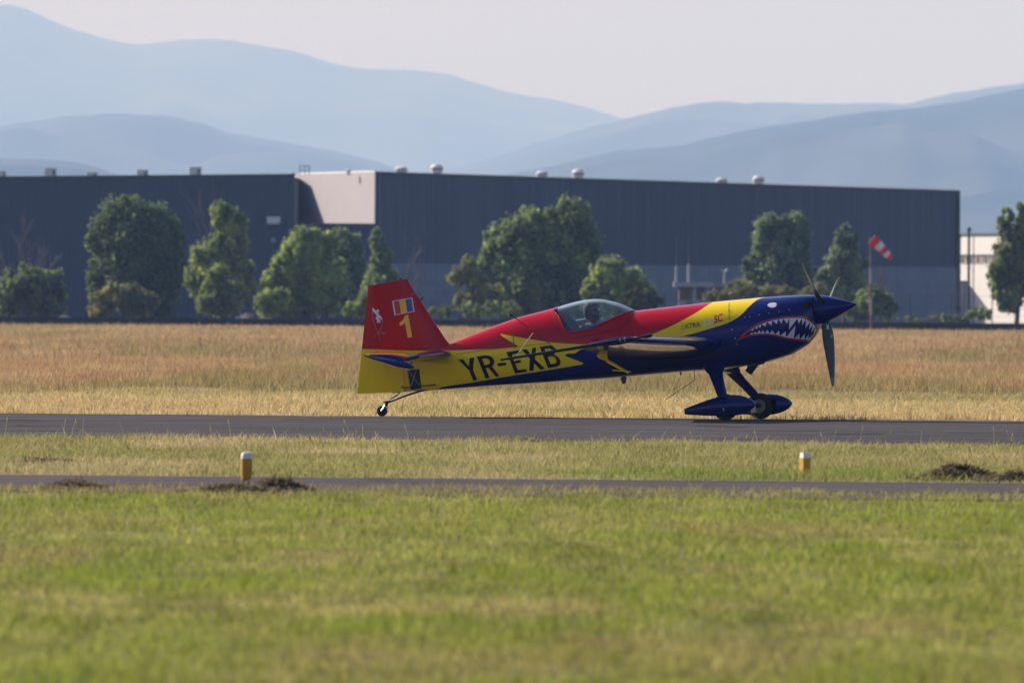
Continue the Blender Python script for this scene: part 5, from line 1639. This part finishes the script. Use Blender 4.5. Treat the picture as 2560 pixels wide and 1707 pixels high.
def letterB():
    o = [(0,0),(.55,0)] + arc(.58,.22,.40,.22,-90,60,8) + arc(.55,.72,.46,.28,-62,90,9) + [(.5,1.0),(0,1.0)]
    h1 = [(.27,.13),(.55,.13)] + arc(.55,.245,.17,.115,-80,80,6) + [(.55,.36),(.27,.36)]
    h2 = [(.27,.50),(.55,.50)] + arc(.55,.675,.20,.175,-80,80,7) + [(.55,.85),(.27,.85)]
    return [cell(o, Bq), cell(h1, Bq), cell(h2, Bq)]
decal('letter', letterB(), M_bdec)

# ---- text decals
def text(name, body, base0, base1, cap, m, slant=0.0, bold=0.0, bvh=bvh_f, off=.0035, parent=None, track=1.0):
    cu = bpy.data.curves.new('outline', 'FONT'); cu.body = body; cu.size = 1.0; cu.offset = bold; cu.space_character = track
    cu.resolution_u = 3
    ob = bpy.data.objects.new('measure', cu); COL.objects.link(ob)
    dg = bpy.context.evaluated_depsgraph_get()
    me_ = bpy.data.meshes.new_from_object(ob.evaluated_get(dg)); xs = [v.co.x for v in me_.vertices]; ysv = [v.co.y for v in me_.vertices]
    bpy.data.meshes.remove(me_); bpy.data.objects.remove(ob)
    x0, x1, h = min(xs), max(xs), max(ysv)
    ex = Vector((base1[0]-base0[0], base1[1]-base0[1])); L_ = ex.length; ex /= L_; ey = Vector((ex.y, -ex.x))
    if ey.y > 0: ey = -ey
    def fm_(x, y):
        u = (x-x0)/(x1-x0)*L_; v_ = y/h*cap
        q = Vector(base0) + ex*(u + v_*slant) + ey*v_
        return q.x, q.y
    return decal_from_curve(name, cu, m, bvh, off, parent, 7.0, fm_)
k7 = lambda pts: tp(pts, 1680, 720, .20408)
for j, (a1, b1) in enumerate((((112,465),(150,460)),((108,492),(146,487)),((104,519),(142,514)))):
    decal('letter_bar', [k7([a1, b1, (b1[0]-2,b1[1]+6), (a1[0]-2,a1[1]+6)])], M_rdec, off=.0035)
text('lettering', 'XTRA', (1711.5,822.6), (1751.5,815.8), 11.2, M_gdec, .1, .008, off=.006)
text('lettering', '330', (1758.5,814.8), (1786,808.6), 12.4, M_wdec, .15, .008, off=.008)
text('lettering', 'SC', (1785.5,808.5), (1807,802), 17.5, M_rdec, .35, .02, off=.010)

# ---- shark mouth and eye
up_o = bez([(785,662),(825,612),(870,560),(960,488),(1080,420),(1200,380),(1360,350),(1500,341),(1630,346),(1700,388),(1790,470)],4)
up_i = bez([(1770,482),(1690,412),(1622,372),(1500,365),(1360,374),(1210,401),(1090,444),(985,507),(920,556),(886,588)],4)
decal('mouth_line', [k7(up_o + up_i)], M_rdec, off=.003)
lo_o = bez([(786,663),(860,622),(960,590),(1080,579),(1180,580),(1280,600),(1400,632),(1500,647),(1690,655)],4)
lo_i = bez([(1692,634),(1500,620),(1400,606),(1290,576),(1180,558),(1080,556),(960,569),(888,590)],4)
decal('mouth_line', [k7(lo_o + lo_i)], M_rdec, off=.003)
teeth = [((963,517),(1010,488),(992,523)),((1010,489),(1050,466),(1047,502)),((1050,466),(1097,444),(1083,487)),((1099,443),(1162,418),(1147,472)),((1164,417),(1232,398),(1218,457)),((1234,397),(1302,383),(1283,442)),((1304,383),(1362,374),(1342,434)),((1364,374),(1437,368),(1408,437)),((1439,368),(1541,366),(1433,512)),((1535,366),(1587,369),(1552,442)),((1588,369),(1637,377),(1597,457)),((1638,379),(1690,412),(1636,492)),((1690,414),(1726,441),(1678,512)),((1727,443),(1755,468),(1704,543)),((1757,470),(1778,490),(1732,560)),
         ((953,570),(996,562),(976,544)),((996,562),(1042,557),(1021,532)),((1043,557),(1090,555),(1069,515)),((1090,555),(1141,555),(1111,517)),((1141,555),(1197,558),(1169,511)),((1198,559),(1262,571),(1229,515)),((1263,571),(1323,583),(1311,519)),((1325,583),(1397,605),(1394,529)),((1395,605),(1492,619),(1512,458)),((1494,619),(1562,626),(1563,554)),((1564,626),(1627,631),(1626,559)),((1629,631),(1662,634),(1675,563)),((1660,634),(1692,635),(1712,572))]
for t in teeth: decal('tooth', [k7(t)], M_wdec, off=.003)
decal('painted_eye', [k7([(1165,212),(1190,190),(1225,181),(1262,182),(1283,190),(1276,205),(1287,214),(1275,226),(1255,238),(1222,244),(1196,236),(1180,224)])], M_wdec)
decal('air_inlet', [[(2005.5,757.5),(2024.5,756),(2022.5,777),(2007.5,777.5)]], M_blk, off=.002)
part(MB().tube([skin(1941,762.5,-.004), skin(1945,762,.012)], [.012,.008], 8), 'eye_vent', M_blk)

# ---- fin markings
k2 = lambda pts: tp(pts, 890, 680, .11479)
fl_q = k2([(790,630),(1228,558),(1278,862),(838,943)])
decal('flag_border', [fl_q], M_wdec, bvh_t, .003)
def fq(u0, u1): return [cell([(u,v)], fl_q)[0] for u, v in ((u0,.045),(u1,.045),(u1,.955),(u0,.955))]
decal('flag_stripe', [fq(.07,.335)], M_rdec, bvh_t, .0045); decal('flag_stripe', [fq(.335,.65)], M_ydec, bvh_t, .0045); decal('flag_stripe', [fq(.65,.945)], M_bldec, bvh_t, .0045)
decal('number', [k2([(1060,948),(1138,928),(1228,1415),(1126,1436),(1070,1102),(1020,1152),(960,1175),(945,1105),(1010,1060),(1048,1000)])], M_ydec, bvh_t, .003)
def ribbon(pts, w0, w1):
    ps = bez(pts, 6); n = len(ps); a_ = []; b_ = []
    for i, p in enumerate(ps):
        q0 = ps[max(i-1,0)]; q1 = ps[min(i+1,n-1)]; tx, ty = q1[0]-q0[0], q1[1]-q0[1]; l_ = math.hypot(tx, ty) or 1
        w = w0 + (w1-w0)*i/(n-1); a_.append((p[0]-ty/l_*w, p[1]+tx/l_*w)); b_.append((p[0]+ty/l_*w, p[1]-tx/l_*w))
    return a_ + b_[::-1]
decal('emblem_line', [k2(ribbon([(366,850),(362,960),(385,1080),(430,1200),(475,1320),(510,1430),(530,1520)], 14, 6))], M_pink, bvh_t, .003)
decal('emblem_line', [k2(ribbon([(572,1030),(582,1090),(560,1190),(505,1290),(440,1365),(385,1450)], 14, 6))], M_pink, bvh_t, .0038)
decal('emblem_figure', [k2([(355,785),(378,780),(445,845),(462,815),(500,820),(505,850),(490,880),(498,925),(555,975),(580,1020),(575,1035),(548,1030),(520,1000),(500,1005),(505,1030),(545,1035),(525,1065),(545,1110),(500,1098),(452,1105),(468,1060),(420,995),(455,985),(445,935),(400,880),(362,850)])], M_wdec, bvh_t, .0045)
text('lettering', 'XTRA', (944,836.5), (965.5,836), 7.2, mat('pale_pink_letters', (.42,.22,.25), .4, vary=.05), .15, .0, bvh_t, .005)

# ================================================================== pilot
hd = P(1479.5, 781.5, 0.0)
def pw(v): return b2w(v)
pb = Vector((hd.x-.04, 0, hd.z-.66))
pilot = empty('person', b2w(pb), 'pilot in a blue top sitting in the cockpit looking ahead with dark glasses', 'person', rot=BR.to_quaternion())
def skinned(name, chain, edges, m, parent, sub=2, root=0, mats=None):
    me_ = bpy.data.meshes.new(name)
    me_.from_pydata([tuple(Vector(c[:3]) ) for c in chain], edges, [])
    o = bpy.data.objects.new(name, me_); COL.objects.link(o); o.parent = parent
    md = o.modifiers.new('skin', 'SKIN'); md.use_smooth_shade = True
    for i, c in enumerate(chain): me_.skin_vertices[0].data[i].radius = (c[3], c[4] if len(c) > 4 else c[3])
    me_.skin_vertices[0].data[root].use_root = True
    o.modifiers.new('sub', 'SUBSURF').levels = sub; o.modifiers['sub'].render_levels = sub
    me_.materials.append(m)
    return o
H0 = hd - pb     # head centre in the pilot's own axes
# body: head, neck and torso as one surface, built as stacked rings with a face profile
M_skin = mat('weathered_skin', (.19,.09,.065), .55, vary=.12, scale=18)
M_suit = mat('petrol_blue_cloth', (.008,.09,.20), .85, vary=.25, scale=14, bump=.3)
M_hair = mat('short_grey_hair', (.085,.072,.066), .8, vary=.4, scale=60, bump=.6)
M_shade = mat('dark_glasses', (.008,.008,.010), .15, vary=.1)
# rings: (z, front, back, half-width, squareness)
tilt = Quaternion((0,1,0), math.radians(-4))
face = [(-.118,.052,-.030,.030),(-.108,.078,-.045,.046),(-.090,.092,-.060,.058),(-.072,.088,-.070,.064),(-.060,.094,-.076,.067),(-.052,.089,-.080,.069),(-.044,.097,-.083,.070),(-.030,.092,-.088,.072),(-.018,.112,-.091,.073),(-.008,.116,-.093,.074),(.004,.106,-.095,.075),(.016,.092,-.096,.076),(.028,.088,-.097,.077),(.040,.096,-.098,.077),(.055,.096,-.098,.077),(.075,.088,-.094,.074),(.095,.068,-.080,.064),(.110,.040,-.055,.045),(.118,.012,-.025,.020)]
body = MB(); rings = []
torso = [(-.80,.11,-.11,.17),(-.66,.12,-.11,.165),(-.50,.12,-.115,.165),(-.36,.125,-.12,.185),(-.24,.135,-.145,.205),(-.19,.120,-.145,.195),(-.162,.095,-.125,.150),(-.148,.070,-.100,.105),(-.138,.052,-.080,.070),(-.126,.046,-.068,.058)]
for k_, (z, f_, bk, w) in enumerate(torso + face):
    is_face = k_ >= len(torso)
    r_ = []
    for j in range(32):
        an = 2*math.pi*j/32; c, s = math.cos(an), math.sin(an)
        if is_face:
            nose = f_ - .093 if z < .02 and z > -.03 else 0
            fx = (f_ - max(nose, 0))*abs(c)**.9 if c > 0 else bk*abs(c)
            if c > 0.9 and nose > 0: fx += nose*(c-.9)/.1
            x = fx if c > 0 else fx
            p_ = Vector((x, s*w*(1 if c < .2 else (1-.12*c)), z))
            p_ = tilt @ p_
        else:
            x = (f_ if c > 0 else -bk)*c
            p_ = Vector((x - .03, s*w, z))
        r_.append(H0 + p_)
    rings.append(r_)
nt_ = len(torso)
body.loft(rings)
bo = body.build('body', [M_suit, M_skin], pilot, True, 80)
mi = [1 if sum(bo.data.vertices[i].co.z for i in p.vertices)/len(p.vertices) > (H0.z-.145) else 0 for p in bo.data.polygons]
bo.data.polygons.foreach_set('material_index', mi)
# sleeves with hands on the stick and thighs reaching forward (inside the cockpit)
for sg in (-1, 1):
    sh = H0 + Vector((-.03, sg*.19, -.21)); elb = H0 + Vector((.10, sg*.24, -.50)); hnd = H0 + Vector((.33, sg*.05, -.50 - .04*sg))
    skinned('sleeve', [(*sh,.065,.065), (*sh.lerp(elb,.5),.055,.055), (*elb,.047,.047), (*elb.lerp(hnd,.6),.040,.040), (*hnd,.030,.032)], [(0,1),(1,2),(2,3),(3,4)], M_suit, pilot)
    pal = hnd + Vector((.05, 0, 0))
    ch = [(*hnd,.024,.026), (*pal,.024,.036)]; ed = [(0,1)]
    for f_i in range(4):
        yv = (-.03 + .02*f_i)*1.0; b0_ = len(ch)
        ch += [(*(pal + Vector((.03,0,yv))),.009,.009), (*(pal + Vector((.055,-sg*.02,yv))),.008,.008), (*(pal + Vector((.045,-sg*.05,yv))),.007,.007)]
        ed += [(1,b0_),(b0_,b0_+1),(b0_+1,b0_+2)]
    b0_ = len(ch); ch += [(*(pal + Vector((.0,-sg*.03,.035))),.010,.010), (*(pal + Vector((.03,-sg*.05,.045))),.008,.008)]; ed += [(1,b0_),(b0_,b0_+1)]
    skinned('hand', ch, ed, M_skin, pilot)
    hip = H0 + Vector((-.02, sg*.09, -.72)); kn = H0 + Vector((.42, sg*.12, -.62)); ft = H0 + Vector((.80, sg*.12, -.84))
    skinned('trouser_leg', [(*hip,.085,.085), (*hip.lerp(kn,.5),.075,.075), (*kn,.06,.06), (*kn.lerp(ft,.5),.052,.052), (*ft,.04,.04)], [(0,1),(1,2),(2,3),(3,4)], M_suit, pilot)
    # ears
    e = MB(); e.loft([[H0 + tilt @ Vector((-.012 + .020*k2_*math.cos(a), sg*(.074+.012*d_), .000 + .033*k2_*math.sin(a))) for a in [6.283*i/12 for i in range(12)]] for k2_, d_ in ((.7,-.3),(1,.4),(.95,1),(.4,.8))]).build('ear', M_skin, pilot, True, 80)
# hair: a cap that ends in a ragged hairline
hair = MB(); hr = []
for (z, f_, bk, w) in ((-.062,-.045,-.086,.050),(-.045,-.042,-.092,.066),(-.015,-.034,-.099,.076),(.015,-.020,-.103,.079),(.040,.010,-.105,.080),(.060,.050,-.105,.080),(.075,.090,-.102,.078),(.095,.090,-.090,.070),(.115,.074,-.068,.055),(.130,.040,-.032,.030),(.134,.012,-.01,.008)):
    r_ = []
    for j in range(32):
        an = 2*math.pi*j/32; c, s = math.cos(an), math.sin(an)
        cx_m = (f_+bk)/2; rx_ = (f_-bk)/2
        jit = .003*math.sin(j*5.1+z*90) + .0025*math.sin(j*2.3+z*140)
        r_.append(H0 + tilt @ Vector((cx_m + (rx_+jit)*c, s*(w+jit), z + jit)))
    hr.append(r_)
hair.loft(hr).build('hair', M_hair, pilot, True, 80)
gl_ = MB()
for sg in (-1, 1):
    gl_.loft([[H0 + tilt @ Vector((.098 - .010*abs(k_) + d_, sg*(.034) + .028*math.cos(a), .018 + .020*math.sin(a))) for a in [6.283*i/14 for i in range(14)]] for k_, d_ in ((0,0),(0,.006))])
    gl_.tube([H0 + tilt @ Vector((.094, sg*.060, .022)), H0 + tilt @ Vector((.03, sg*.079, .022)), H0 + tilt @ Vector((-.02, sg*.080, .020))], .004, 6)
gl_.build('sunglasses', M_shade, pilot, True)
MB().tube([H0 + tilt @ Vector((-.01,-.085,-.01)), H0 + tilt @ Vector((.05,-.085,-.055)), H0 + tilt @ Vector((.105,-.045,-.072)), H0 + tilt @ Vector((.115,-.02,-.070))], [.004,.004,.004,.013], 8).build('microphone', M_shade, pilot, True)
MB().tube([H0 + Vector((-.17,-.11,-.21)), H0 + Vector((-.06,-.12,-.158)), H0 + Vector((.06,-.11,-.185)), H0 + Vector((.105,-.10,-.29))], [.016,.018,.018,.016], 8).build('harness_strap', mat('navy_strap', (.010,.018,.035), .8, vary=.2), pilot, True)
MB().tube([H0 + Vector((-.17,.11,-.21)), H0 + Vector((-.06,.12,-.158)), H0 + Vector((.06,.11,-.185)), H0 + Vector((.105,.10,-.29))], [.016,.018,.018,.016], 8).build('harness_strap', bpy.data.materials['navy_strap'], pilot, True)
